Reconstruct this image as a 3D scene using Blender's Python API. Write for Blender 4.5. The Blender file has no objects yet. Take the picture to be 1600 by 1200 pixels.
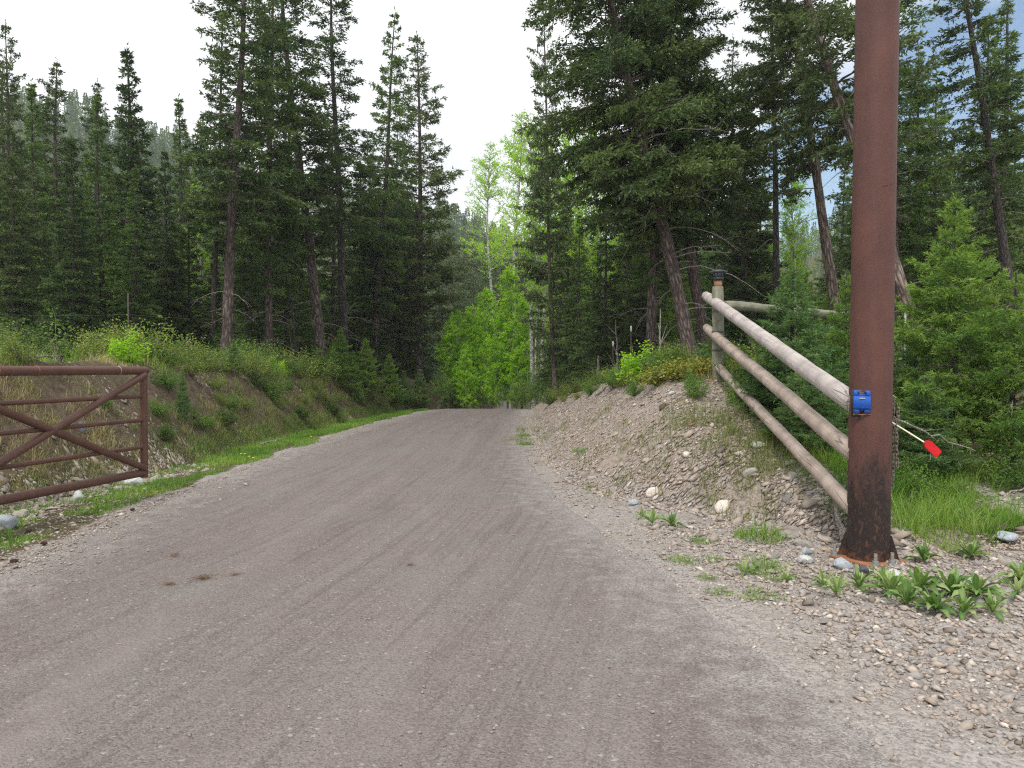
import bpy, math, random
import numpy as np
from mathutils import Vector, Matrix, Euler, Quaternion

# ------------------------------------------------------------------ camera, sky, sun, exposure
SC = bpy.context.scene
COL = SC.collection
F = 1180.0                      # focal length in pixels of a 1600 wide frame
PITCH = math.atan(23 / F)       # horizon sits at y = 577 of 1200
EYE = 1.55
cam_data = bpy.data.cameras.new("camera")
cam = bpy.data.objects.new("camera", cam_data)
COL.objects.link(cam)
cam.location = (0, 0, EYE)
cam.rotation_euler = (math.pi / 2 - PITCH, 0, 0)
cam_data.sensor_width = 36
cam_data.lens = 36 * F / 1600
cam_data.clip_start = 0.05
cam_data.clip_end = 2000
SC.camera = cam

SUN_EL, SUN_AZ = math.radians(56), math.radians(-160)     # azimuth from +Y towards +X
world = bpy.data.worlds.new("World")
SC.world = world
world.use_nodes = True
wn = world.node_tree.nodes; wl = world.node_tree.links
wn.clear()
w_out = wn.new('ShaderNodeOutputWorld')
w_mix = wn.new('ShaderNodeMixShader')
w_sky = wn.new('ShaderNodeTexSky'); w_sky.sky_type = 'NISHITA'; w_sky.sun_disc = False; w_sky.air_density = 1.6; w_sky.ozone_density = 4; w_sky.dust_density = .2; w_sky.altitude = 1200
w_sky.sun_elevation = SUN_EL; w_sky.sun_rotation = SUN_AZ
w_b1 = wn.new('ShaderNodeBackground'); w_b1.inputs[1].default_value = 0.13
wl.new(w_sky.outputs[0], w_b1.inputs[0])
w_b2 = wn.new('ShaderNodeBackground'); w_b2.inputs[1].default_value = 1.0
w_tc = wn.new('ShaderNodeTexCoord')
w_n = wn.new('ShaderNodeTexNoise'); w_n.inputs['Scale'].default_value = 3.2; w_n.inputs['Detail'].default_value = 7
w_n.inputs['Roughness'].default_value = 0.55
wl.new(w_tc.outputs['Generated'], w_n.inputs['Vector'])
w_cc = wn.new('ShaderNodeValToRGB')
w_cc.color_ramp.elements[0].position = 0.3; w_cc.color_ramp.elements[0].color = (0.88, 0.91, 0.96, 1)
w_cc.color_ramp.elements[1].position = 0.62; w_cc.color_ramp.elements[1].color = (1.30, 1.32, 1.36, 1)
wl.new(w_n.outputs[0], w_cc.inputs[0]); wl.new(w_cc.outputs[0], w_b2.inputs[0])
# a break in the cloud towards the right, where the sky is blue
w_dot = wn.new('ShaderNodeVectorMath'); w_dot.operation = 'DOT_PRODUCT'
bd = Vector((0.63, 1.0, 0.26)).normalized()
w_dot.inputs[1].default_value = bd
wl.new(w_tc.outputs['Generated'], w_dot.inputs[0])
w_ad = wn.new('ShaderNodeMath'); w_ad.operation = 'MULTIPLY_ADD'
w_ad.inputs[1].default_value = 0.13; wl.new(w_n.outputs[0], w_ad.inputs[0]); wl.new(w_dot.outputs['Value'], w_ad.inputs[2])
w_r = wn.new('ShaderNodeMapRange'); w_r.interpolation_type = 'SMOOTHSTEP'
w_r.inputs[1].default_value = 1.03; w_r.inputs[2].default_value = 1.05
w_r.inputs[3].default_value = 1.0; w_r.inputs[4].default_value = 0.0
wl.new(w_ad.outputs[0], w_r.inputs[0]); wl.new(w_r.outputs[0], w_mix.inputs[0])
wl.new(w_b1.outputs[0], w_mix.inputs[1]); wl.new(w_b2.outputs[0], w_mix.inputs[2])
wl.new(w_mix.outputs[0], w_out.inputs[0])

sun_data = bpy.data.lights.new("sun", 'SUN'); sun = bpy.data.objects.new("sun", sun_data); COL.objects.link(sun)
sun_data.energy = 2.4; sun_data.angle = math.radians(10); sun_data.color = (1.0, 0.95, 0.88)
sdir = Vector((math.sin(SUN_AZ) * math.cos(SUN_EL), math.cos(SUN_AZ) * math.cos(SUN_EL), math.sin(SUN_EL)))
sun.rotation_euler = sdir.to_track_quat('Z', 'Y').to_euler()
SC.view_settings.view_transform = 'Standard'; SC.view_settings.look = 'None'
SC.view_settings.gamma = 1.0; SC.view_settings.use_curve_mapping = False
SC.view_settings.exposure = 0.12
SC.render.engine = 'CYCLES'
SC.cycles.max_bounces = 6; SC.cycles.diffuse_bounces = 3; SC.cycles.transmission_bounces = 3
SC.cycles.glossy_bounces = 2; SC.cycles.use_denoising = False; SC.cycles.pixel_filter_type = 'BLACKMAN_HARRIS'; SC.cycles.filter_width = 1.2; SC.cycles.sample_clamp_direct = 3.0; SC.cycles.sample_clamp_indirect = 1.5; SC.cycles.volume_bounces = 1

def at(px, py, Y):
    cx = (px - 800) / F; cz = (600 - py) / F
    c, s = math.cos(PITCH), math.sin(PITCH)
    dy = c + cz * s; dz = -s + cz * c
    k = Y / dy
    return Vector((cx * k, Y, EYE + dz * k))

# ------------------------------------------------------------------ noise and terrain
def hash2(ix, iy, seed):
    h = (ix.astype(np.int64) * 374761393 + iy.astype(np.int64) * 668265263 + seed * 1442695041) & 0x7fffffff
    h = ((h ^ (h >> 13)) * 1274126177) & 0x7fffffff
    h = (h ^ (h >> 16)) & 0x7fffffff
    return h / 0x7fffffff
def vnoise(x, y, seed=0):
    x = np.asarray(x, float); y = np.asarray(y, float)
    ix = np.floor(x); iy = np.floor(y); fx = x - ix; fy = y - iy
    fx = fx * fx * (3 - 2 * fx); fy = fy * fy * (3 - 2 * fy)
    a = hash2(ix, iy, seed); b = hash2(ix + 1, iy, seed); c = hash2(ix, iy + 1, seed); d = hash2(ix + 1, iy + 1, seed)
    return (a + (b - a) * fx) * (1 - fy) + (c + (d - c) * fx) * fy - 0.5
def fbm(x, y, seed=0, octv=4, gain=0.5):
    t = 0; a = 1; s = 1
    for i in range(octv):
        t = t + a * vnoise(x * s, y * s, seed + i * 17); a *= gain; s *= 2.03
    return t
def sstep(a, b, x):
    t = np.clip((np.asarray(x, float) - a) / (b - a), 0, 1); return t * t * (3 - 2 * t)
def smin(a, b, k):
    h = np.clip(0.5 + 0.5 * (b - a) / k, 0, 1); return b + (a - b) * h - k * h * (1 - h)

def XL(y): return np.interp(y, [-6, 5.8, 8, 12.4, 18.7, 23.4, 28.6, 36, 50], [-3.8, -3.92, -4.15, -4.2, -4.1, -3.75, -3.2, -1.9, 3])
def XR(y): return np.interp(y, [-6, 0, 3, 4.9, 6.2, 7.75, 10.6, 15.6, 29, 36, 50], [2.6, 2.2, 1.6, 1.32, 1.1, .82, .47, .3, .37, 1.3, 6.4])
def FR(y): return np.interp(y, [4, 5, 6, 6.6, 8.1, 9.2, 10.6, 13, 20, 30, 36, 50], [9, 5.5, 3.8, 3.1, 2.1, 1.35, .95, .72, .68, .75, 1.9, 7])
def FL(y): return np.interp(y, [-6, 5, 8.2, 11.6, 16, 22, 30, 45], [-5.6, -5.6, -5.6, -5.35, -5.4, -5.1, -3.9, 1.0])
def Hf(x, y):
    x = np.asarray(x, float); y = np.asarray(y, float)
    base = -np.interp(y, [0, 28, 31, 36, 46, 75, 130], [0, 0, .08, .5, 1.6, 3, 3])
    # right bank
    capR = np.interp(y, [5.6, 6.3, 6.8, 9, 12, 13.5, 18, 22, 27, 34, 50], [0, .04, .16, .74, 1.5, 1.62, 1.25, .8, .5, .5, 1.2])
    lump = fbm(x * .9, y * .9, 3, 4)
    rr = np.maximum(0, x - FR(y)) * .86
    bank = smin(rr, capR + .10 * lump, .22)
    bank = np.where(x > FR(y) - .2, np.maximum(bank, -0.02), 0)
    h2 = np.interp(y, [5, 7.5, 10, 12, 16, 25, 60, 120], [0, .03, .35, .95, 1.5, 2.0, 3.2, 4])
    wv = sstep(3.35, 4.1, x) * sstep(17, 12, y) + sstep(3.0, 9, x) * sstep(12, 17, y)
    right = bank * (1 - wv) + (h2 + .16 * lump) * wv
    # left bank
    capL = np.interp(y, [0, 4, 10, 14, 18, 23, 28, 34, 60], [1.5, 1.6, 1.66, 1.62, 1.52, 1.36, 1.2, 1.3, 2.2])
    ll = np.maximum(0, FL(y) - x) * 1.25
    lumpL = fbm(x * .8, y * .8, 11, 4)
    left = smin(ll + .30 * lumpL * sstep(0, .6, ll), capL + .14 * lumpL, .22)
    left = left + np.maximum(0, -x - 9) * .03
    inroad = (x > XL(y)) & (x < XR(y))
    small = .05 * fbm(x * 4, y * 4, 5, 3) + .02 * fbm(x * 14, y * 14, 8, 2)
    edge = sstep(0, .5, np.maximum(XL(y) - x, x - XR(y)))
    h = np.where(x > 0, right, left) + small * edge
    ditch = -.05 * np.exp(-((x - (FL(y) + .25)) / .3) ** 2)
    far = np.maximum(0, y - 95)
    ridge = np.interp(x / np.maximum(y, 1), [-1.5, -.6, -.45, -.1, -.04, .0, .25, .6, 1.2], [60, 66, 62, 49, 44, 38, 34, 40, 45])
    hill = sstep(95, 275, y) * (ridge + 5 * fbm(x * .03, y * .03, 21, 3))
    side = sstep(60, 160, np.abs(x)) * 14 * sstep(20, 80, y)
    return h + base + ditch + hill + side + far * 0
_YS = np.arange(3, 70, .02)
def hit(px, py):
    """where the sight line through an image point first meets the terrain"""
    d = at(px, py, 1.0); k = d.z - EYE
    zz = EYE + k * _YS; g = Hf(d.x * _YS, _YS); i = np.argmax(zz <= g)
    if zz[i] > g[i]: i = 250 + np.argmin(((zz - g) / _YS)[250:1400])     # just misses: the brow nearest the sight line
    return float(d.x * _YS[i]), float(_YS[i])
def H1(x, y): return float(Hf(np.array([x]), np.array([y]))[0])

# ------------------------------------------------------------------ mesh helpers
class MB:
    """collects chunks of faces and links them as one mesh object"""
    def __init__(s): s.v = []; s.f = []; s.n = 0; s.t = []
    def add(s, verts, faces, mat=0, tint=None):
        verts = np.asarray(verts, np.float32).reshape(-1, 3)
        faces = np.asarray(faces, np.int64)
        if len(verts) == 0 or len(faces) == 0: return
        s.v.append(verts); s.f.append((faces + s.n, mat)); s.n += len(verts)
        if tint is None: tint = np.full(len(verts), .5, np.float32)
        s.t.append(np.broadcast_to(np.asarray(tint, np.float32), (len(verts),)))
    def tube(s, pts, rad, sides=8, mat=0, cap=True, tint=None, jitter=0, seed=0):
        pts = np.asarray(pts, float); n = len(pts)
        rad = np.broadcast_to(np.asarray(rad, float), (n,))
        tan = np.gradient(pts, axis=0); tan /= np.linalg.norm(tan, axis=1)[:, None] + 1e-9
        ref = np.array([0, 0, 1.0]) if abs(tan[0][2]) < .9 else np.array([1.0, 0, 0])
        u = np.cross(tan, ref); u /= np.linalg.norm(u, axis=1)[:, None] + 1e-9
        w = np.cross(tan, u)
        a = np.linspace(0, 2 * np.pi, sides, endpoint=False)
        R = rad[:, None] * np.ones((n, sides))
        if jitter:
            r = np.random.RandomState(seed); R = R * (1 + jitter * r.uniform(-1, 1, (n, sides)))
        vv = pts[:, None, :] + R[..., None] * (np.cos(a)[None, :, None] * u[:, None, :] + np.sin(a)[None, :, None] * w[:, None, :])
        i = np.arange(n - 1)[:, None] * sides; j = np.arange(sides)[None, :]; k = (j + 1) % sides
        q = np.stack([i + j, i + k, i + sides + k, i + sides + j], -1).reshape(-1, 4)
        s.add(vv.reshape(-1, 3), q, mat, tint)
        if cap:
            for e in (0, n - 1):
                c = np.vstack([vv[e], pts[e][None]])
                jj = np.arange(sides)
                fc = np.stack([jj, (jj + 1) % sides, np.full(sides, sides)], -1)
                if e == 0: fc = fc[:, ::-1]
                s.add(c, fc, mat, tint)
    def box(s, c, size, rot=None, mat=0, bev=0.0):
        hx, hy, hz = [d / 2 for d in size]
        if bev:
            b = min(bev, hx * .9, hy * .9, hz * .9)
            vs = []
            for sx in (-1, 1):
                for sy in (-1, 1):
                    for sz in (-1, 1):
                        vs.append((sx * hx, sy * (hy - b), sz * (hz - b))); vs.append((sx * (hx - b), sy * hy, sz * (hz - b))); vs.append((sx * (hx - b), sy * (hy - b), sz * hz))
            me = bpy.data.meshes.new("t"); 
            import bmesh
            bm = bmesh.new()
            for p in vs: bm.verts.new(p)
            bmesh.ops.convex_hull(bm, input=bm.verts[:])
            bm.verts.index_update()
            v = np.array([p.co[:] for p in bm.verts]); f = [[x.index for x in fc.verts] for fc in bm.faces]; bm.free()
            bpy.data.meshes.remove(me)
            M = np.array(rot.to_3x3()) if rot is not None else np.eye(3)
            v = v @ M.T + np.array(c)
            tri = [x for x in f if len(x) == 3]; qd = [x for x in f if len(x) == 4]
            n0 = s.n; s.v.append(v.astype(np.float32)); s.n += len(v); s.t.append(np.full(len(v), .5, np.float32))
            if tri: s.f.append((np.array(tri) + n0, mat))
            if qd: s.f.append((np.array(qd) + n0, mat))
            return
        v = np.array([(x, y, z) for x in (-hx, hx) for y in (-hy, hy) for z in (-hz, hz)])
        M = np.array(rot.to_3x3()) if rot is not None else np.eye(3)
        s.add(v @ M.T + np.array(c), [[0, 1, 3, 2], [4, 6, 7, 5], [0, 4, 5, 1], [2, 3, 7, 6], [0, 2, 6, 4], [1, 5, 7, 3]], mat)
    def lathe(s, prof, c=(0, 0, 0), sides=24, mat=0):
        prof = np.array(prof, float); n = len(prof); a = np.linspace(0, 2 * np.pi, sides, endpoint=False)
        vv = np.stack([prof[:, 0][:, None] * np.cos(a), prof[:, 0][:, None] * np.sin(a), np.repeat(prof[:, 1][:, None], sides, 1)], -1) + np.array(c)
        i = np.arange(n - 1)[:, None] * sides; j = np.arange(sides)[None]; k = (j + 1) % sides
        s.add(vv.reshape(-1, 3), np.stack([i + j, i + k, i + sides + k, i + sides + j], -1).reshape(-1, 4), mat)
    def mesh(s, name, mats, smooth=False):
        me = bpy.data.meshes.new(name)
        V = np.concatenate(s.v).astype(np.float32)
        me.vertices.add(len(V)); me.vertices.foreach_set('co', V.ravel())
        loops = np.concatenate([f.ravel() for f, m in s.f]); tot = np.concatenate([np.full(len(f), f.shape[1]) for f, m in s.f])
        mi = np.concatenate([np.full(len(f), m) for f, m in s.f])
        me.loops.add(len(loops)); me.loops.foreach_set('vertex_index', loops.astype(np.int32))
        me.polygons.add(len(tot)); st = np.concatenate([[0], np.cumsum(tot)[:-1]])
        me.polygons.foreach_set('loop_start', st.astype(np.int32)); me.polygons.foreach_set('loop_total', tot.astype(np.int32))
        me.polygons.foreach_set('material_index', mi.astype(np.int32))
        if smooth: me.polygons.foreach_set('use_smooth', np.ones(len(tot), bool))
        at_ = me.attributes.new('tint', 'FLOAT', 'POINT'); at_.data.foreach_set('value', np.concatenate(s.t))
        for m in (mats if isinstance(mats, (list, tuple)) else [mats]): me.materials.append(m)
        me.update(calc_edges=True); me.validate()
        return me
    def build(s, name, mats, parent=None, smooth=False):
        o = bpy.data.objects.new(name, s.mesh(name, mats, smooth)); COL.objects.link(o); o.parent = parent
        return o

def tag(o, label=None, cat=None, group=None, kind=None):
    if label: o['label'] = label
    if cat: o['category'] = cat
    if group: o['group'] = group
    if kind: o['kind'] = kind
    return o
def empty(name, loc=(0, 0, 0), rot=None):
    o = bpy.data.objects.new(name, None); COL.objects.link(o); o.location = loc; o.empty_display_size = .2
    if rot is not None: o.rotation_euler = rot
    return o
def copy_tree(o, parent=None):
    c = o.copy(); COL.objects.link(c)
    if parent is not None: c.parent = parent
    for ch in [q for q in o.children]: copy_tree(ch, c)
    return c

# ------------------------------------------------------------------ materials
def newmat(name):
    m = bpy.data.materials.new(name); m.use_nodes = True
    nt = m.node_tree; return m, nt, nt.nodes['Principled BSDF'], nt.nodes['Material Output']
class NT:
    def __init__(s, nt): s.nt = nt
    def n(s, t, **kw):
        x = s.nt.nodes.new(t)
        for k, v in kw.items(): setattr(x, k, v)
        return x
    def l(s, a, b): s.nt.links.new(a, b)
    def coords(s, scale=(1, 1, 1), kind='Object'):
        tc = s.n('ShaderNodeTexCoord'); mp = s.n('ShaderNodeMapping'); mp.inputs['Scale'].default_value = scale
        s.l(tc.outputs[kind], mp.inputs[0]); return mp.outputs[0]
    def noise(s, vec, scale, detail=4, rough=.55, dist=0):
        x = s.n('ShaderNodeTexNoise'); x.inputs['Scale'].default_value = scale; x.inputs['Detail'].default_value = detail
        x.inputs['Roughness'].default_value = rough; x.inputs['Distortion'].default_value = dist
        s.l(vec, x.inputs['Vector']); return x.outputs[0]
    def voro(s, vec, scale, feature='F1', out='Distance', rand=1):
        x = s.n('ShaderNodeTexVoronoi', feature=feature); x.inputs['Scale'].default_value = scale; x.inputs['Randomness'].default_value = rand
        s.l(vec, x.inputs['Vector']); return x.outputs[out]
    def ramp(s, fac, stops):
        x = s.n('ShaderNodeValToRGB'); cr = x.color_ramp
        while len(cr.elements) < len(stops): cr.elements.new(.5)
        for e, (p, c) in zip(cr.elements, stops):
            e.position = p; e.color = (c[0], c[1], c[2], 1) if isinstance(c, (tuple, list)) else (c, c, c, 1)
        s.l(fac, x.inputs[0]); return x.outputs[0]
    def mix(s, fac, a, b, mode='MIX'):
        x = s.n('ShaderNodeMix', data_type='RGBA', blend_type=mode)
        for v, i in ((fac, 0), (a, 6), (b, 7)):
            if hasattr(v, 'links'): s.l(v, x.inputs[i])
            elif i == 0: x.inputs[0].default_value = v
            else: x.inputs[i].default_value = (*v, 1) if isinstance(v, (tuple, list)) else (v, v, v, 1)
        return x.outputs[2]
    def math(s, op, a, b=None, c=None, clamp=False):
        x = s.n('ShaderNodeMath', operation=op); x.use_clamp = clamp
        for i, v in enumerate((a, b, c)):
            if v is None: continue
            if hasattr(v, 'links'): s.l(v, x.inputs[i])
            else: x.inputs[i].default_value = v
        return x.outputs[0]
    def attr(s, name, out='Fac'):
        x = s.n('ShaderNodeAttribute'); x.attribute_name = name; return x.outputs[out]
    def bump(s, h, strength, dist, normal=None):
        x = s.n('ShaderNodeBump'); x.inputs['Strength'].default_value = strength; x.inputs['Distance'].default_value = dist
        s.l(h, x.inputs['Height'])
        if normal is not None: s.l(normal, x.inputs['Normal'])
        return x.outputs[0]
    def sep(s, vec):
        x = s.n('ShaderNodeSeparateXYZ'); s.l(vec, x.inputs[0]); return x.outputs

def leaf_mat(name, stops, trans=.25, rough=.55, rnd=.12):
    m, nt, b, out = newmat(name); N = NT(nt)
    t = N.attr('tint')
    oi = N.n('ShaderNodeObjectInfo')
    t2 = N.math('ADD', t, N.math('MULTIPLY', N.math('SUBTRACT', oi.outputs['Random'], .5), rnd * 2))
    c = N.ramp(t2, stops)
    b.inputs['Roughness'].default_value = rough; b.inputs['Specular IOR Level'].default_value = .3
    N.l(c, b.inputs['Base Color'])
    if trans > 0:
        tr = N.n('ShaderNodeBsdfTranslucent'); N.l(N.mix(1.0, c, (1.3, 1.3, .7), 'MULTIPLY'), tr.inputs[0])
        mx = N.n('ShaderNodeMixShader'); mx.inputs[0].default_value = trans
        N.l(b.outputs[0], mx.inputs[1]); N.l(tr.outputs[0], mx.inputs[2]); N.l(mx.outputs[0], out.inputs[0])
    return m
M = {}
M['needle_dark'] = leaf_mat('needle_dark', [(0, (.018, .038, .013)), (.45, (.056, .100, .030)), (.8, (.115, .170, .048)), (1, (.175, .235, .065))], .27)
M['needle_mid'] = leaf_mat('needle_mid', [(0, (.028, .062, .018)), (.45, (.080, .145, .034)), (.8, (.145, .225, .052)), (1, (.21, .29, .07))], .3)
M['needle_pine'] = leaf_mat('needle_pine', [(0, (.045, .075, .028)), (.5, (.095, .14, .05)), (1, (.17, .22, .08))], .25)
M['needle_young'] = leaf_mat('needle_young', [(0, (.06, .14, .03)), (.5, (.16, .28, .055)), (.8, (.25, .38, .07)), (1, (.36, .46, .10))], .35)
M['needle_blue'] = leaf_mat('needle_blue', [(0, (.05, .13, .045)), (.5, (.12, .22, .075)), (.85, (.20, .31, .10)), (1, (.28, .38, .13))], .33)
M['needle_dry'] = leaf_mat('needle_dry', [(0, (.14, .09, .06)), (.5, (.20, .13, .085)), (1, (.28, .19, .12))], .1)
M['leaf_lime'] = leaf_mat('leaf_lime', [(0, (.16, .33, .02)), (.5, (.36, .62, .035)), (1, (.50, .70, .08))], .5)
M['leaf_green'] = leaf_mat('leaf_green', [(0, (.055, .13, .025)), (.5, (.13, .25, .045)), (1, (.25, .37, .07))], .38)
M['leaf_olive'] = leaf_mat('leaf_olive', [(0, (.08, .14, .03)), (.5, (.18, .26, .055)), (.85, (.31, .38, .08)), (1, (.44, .42, .08))], .38)
M['leaf_rust'] = leaf_mat('leaf_rust', [(0, (.11, .16, .03)), (.5, (.25, .30, .05)), (.8, (.45, .38, .06)), (1, (.36, .12, .05))], .3)
M['grass'] = leaf_mat('grass', [(0, (.07, .17, .02)), (.5, (.17, .32, .04)), (.8, (.28, .40, .08)), (1, (.45, .42, .20))], .35, rnd=0)
M['grass_dry'] = leaf_mat('grass_dry', [(0, (.12, .17, .05)), (.35, (.22, .25, .09)), (.6, (.34, .31, .15)), (.85, (.46, .37, .21)), (1, (.56, .47, .31))], .3, rnd=0)
M['rosette'] = leaf_mat('rosette', [(0, (.07, .16, .045)), (.5, (.18, .30, .085)), (.8, (.27, .38, .14)), (1, (.40, .46, .22))], .3, .6)

def bark_mat(name, c1, c2, c3, vs=14, stretch=.25, dist=.02):
    m, nt, b, out = newmat(name); N = NT(nt)
    v = N.coords((1, 1, stretch))
    va = N.n('ShaderNodeVectorMath', operation='MULTIPLY_ADD'); nz = N.n('ShaderNodeTexNoise'); nz.inputs['Scale'].default_value = vs * .45; nz.inputs['Detail'].default_value = 3; N.l(v, nz.inputs['Vector']); N.l(nz.outputs['Color'], va.inputs[0]); va.inputs[1].default_value = (1.6 / vs,) * 3; N.l(v, va.inputs[2]); v = va.outputs[0]
    d = N.voro(v, vs, 'DISTANCE_TO_EDGE'); nn = N.noise(v, vs * 2.2, 5)
    h = N.math('ADD', N.math('MULTIPLY', d, 1.6), N.math('MULTIPLY', nn, .5))
    c = N.ramp(h, [(.22, c1), (.5, c2), (.85, c3)])
    N.l(c, b.inputs['Base Color']); b.inputs['Roughness'].default_value = .9
    N.l(N.bump(h, 1.0, dist), b.inputs['Normal']); return m
M['bark'] = bark_mat('bark', (.028, .02, .017), (.10, .074, .062), (.20, .155, .135))
M['bark_dark'] = bark_mat('bark_dark', (.018, .015, .013), (.055, .045, .040), (.11, .09, .08))
M['bark_pale'] = bark_mat('bark_pale', (.05, .035, .028), (.19, .14, .115), (.36, .30, .26), 11)
M['bark_white'] = bark_mat('bark_white', (.10, .09, .08), (.50, .49, .45), (.64, .63, .58), 5, 2.5, .004)
M['bark_aspen'] = bark_mat('bark_aspen', (.12, .13, .09), (.30, .31, .22), (.42, .42, .32), 9, 1.5, .004)
M['twig'] = bark_mat('twig', (.06, .045, .035), (.15, .12, .10), (.26, .22, .19), 30, .5, .004)
M['deadwood'] = bark_mat('deadwood', (.12, .10, .085), (.26, .23, .20), (.42, .38, .34), 30, .3, .004)

def log_mat(name, c1, c2, c3):
    m, nt, b, out = newmat(name); N = NT(nt)
    v = N.coords((26, 26, 1.3)); v1 = N.coords((1, 1, 1))
    g = N.noise(v, 1.4, 6, .7, .5); k = N.noise(v1, 5.0, 4, .6)
    vk = N.voro(N.coords((1, 1, .8)), 4.4, out='Distance')
    knot = N.ramp(vk, [(.06, 1), (.13, 0)])
    crack = N.math('MULTIPLY', N.ramp(N.noise(N.coords((7, 7, .30)), 1.3, 2, .4, .1), [(.484, 0), (.494, 1), (.498, 1), (.508, 0)]), N.ramp(N.noise(v1, 1.1, 2), [(.48, 0), (.56, 1)]))
    c = N.mix(N.ramp(g, [(.3, 0), (.7, 1)]), c1, c2)
    c = N.mix(N.ramp(k, [(.42, 0), (.7, 1)]), c, c3)
    c = N.mix(N.math('MULTIPLY', knot, .8), c, (.09, .06, .045))
    c = N.mix(N.math('MULTIPLY', crack, .75), c, (.06, .045, .038))
    N.l(c, b.inputs['Base Color']); b.inputs['Roughness'].default_value = .85
    h = N.math('SUBTRACT', g, N.math('MULTIPLY', crack, .9))
    N.l(N.bump(h, .8, .006), b.inputs['Normal']); return m
M['log'] = log_mat('log', (.40, .355, .325), (.56, .505, .47), (.29, .255, .235))
M['log_old'] = log_mat('log_old', (.15, .155, .105), (.33, .32, .24), (.09, .10, .065))
M['log_brown'] = log_mat('log_brown', (.34, .275, .23), (.49, .40, .335), (.23, .18, .145))

def rust_mat(name, c1, c2, c3, stain=False):
    m, nt, b, out = newmat(name); N = NT(nt)
    v = N.coords((1, 1, 1)); 
    a = N.noise(v, 3.0, 6, .62); s = N.noise(N.coords((1, 1, .12)), 14, 5, .6); f = N.noise(v, 120, 3, .6)
    c = N.mix(N.ramp(a, [(.35, 0), (.65, 1)]), c1, c2)
    c = N.mix(N.math('MULTIPLY', N.ramp(s, [(.45, 0), (.7, 1)]), .55), c, c3)
    c = N.mix(N.math('MULTIPLY', N.ramp(f, [(.4, 0), (.75, 1)]), .3), c, (.22, .11, .08))
    if stain:
        z = N.sep(N.coords((1, 1, 1)))[2]
        st = N.noise(N.coords((1, 1, .28)), 9, 6, .65); st2 = N.noise(N.coords((1, 1, 1)), 26, 5, .7)
        e = N.math('ADD', z, N.math('MULTIPLY', N.math('SUBTRACT', st, .5), -1.5))
        mk = N.ramp(e, [(.58, 1), (.86, 0)])
        mk = N.math('MULTIPLY', mk, N.ramp(st2, [(.30, .35), (.50, 1)]))
        c = N.mix(N.math('MULTIPLY', mk, .93), c, (.018, .014, .013))
        low = N.math('ADD', z, N.math('MULTIPLY', N.math('SUBTRACT', st2, .5), .5))
        c = N.mix(N.math('MULTIPLY', N.ramp(low, [(.0, 1), (.09, 0)]), .5), c, (.19, .075, .035))
        ln = N.noise(N.coords((1, 1, .4)), 40, 3)
        c = N.mix(N.math('MULTIPLY', N.math('MULTIPLY', N.ramp(ln, [(.6, 0), (.72, 1)]), mk), .5), c, (.22, .10, .04))
    N.l(c, b.inputs['Base Color'])
    b.inputs['Roughness'].default_value = .62; b.inputs['Specular IOR Level'].default_value = .35
    N.l(N.bump(N.math('ADD', f, N.math('MULTIPLY', s, .5)), .25, .003), b.inputs['Normal']); return m
M['rust_post'] = rust_mat('rust_post', (.080, .032, .025), (.118, .047, .035), (.056, .030, .027), True)
M['rust_gate'] = rust_mat('rust_gate', (.088, .042, .030), (.135, .066, .046), (.060, .036, .030))
M['rust_plate'] = rust_mat('rust_plate', (.27, .11, .05), (.34, .16, .08), (.15, .065, .04))
def plain(name, col, rough=.5, metal=0, spec=.5, var=.12, scale=30):
    m, nt, b, out = newmat(name); N = NT(nt)
    n = N.noise(N.coords(), scale, 4, .6)
    c = N.mix(N.ramp(n, [(.35, 0), (.65, 1)]), tuple(x * (1 - var) for x in col), tuple(min(1, x * (1 + var)) for x in col))
    N.l(c, b.inputs['Base Color']); b.inputs['Roughness'].default_value = rough; b.inputs['Metallic'].default_value = metal
    b.inputs['Specular IOR Level'].default_value = spec; return m
M['blue'] = plain('blue', (.006, .085, .42), .38)
M['blue_dark'] = plain('blue_dark', (.006, .05, .25), .45)
M['red'] = plain('red', (.62, .004, .008), .35)
M['cream'] = plain('cream', (.78, .76, .52), .5)
M['galv'] = plain('galv', (.36, .36, .34), .5, .6, .5, .3, 60)
M['chain'] = plain('chain', (.20, .17, .14), .55, .5, .5, .45, 50)
M['wire'] = plain('wire', (.11, .10, .09), .6, .4)
M['black'] = plain('black', (.016, .017, .019), .42, 0, .5, .3)
M['lamp_lid'] = plain('lamp_lid', (.05, .055, .058), .38, 0, .5, .3)
M['lamp_glass'] = plain('lamp_glass', (.10, .13, .17), .15)
M['neck'] = plain('neck', (.36, .19, .11), .8, 0, .3, .3, 12)
M['white_pvc'] = plain('white_pvc', (.75, .74, .7), .5)
M['tpost'] = plain('tpost', (.06, .05, .04), .8, .1, .4, .4)
M['clod'] = plain('clod', (.05, .028, .02), .95, 0, .2, .5, 60)
M['orange'] = plain('orange', (.55, .24, .06), .7)
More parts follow.
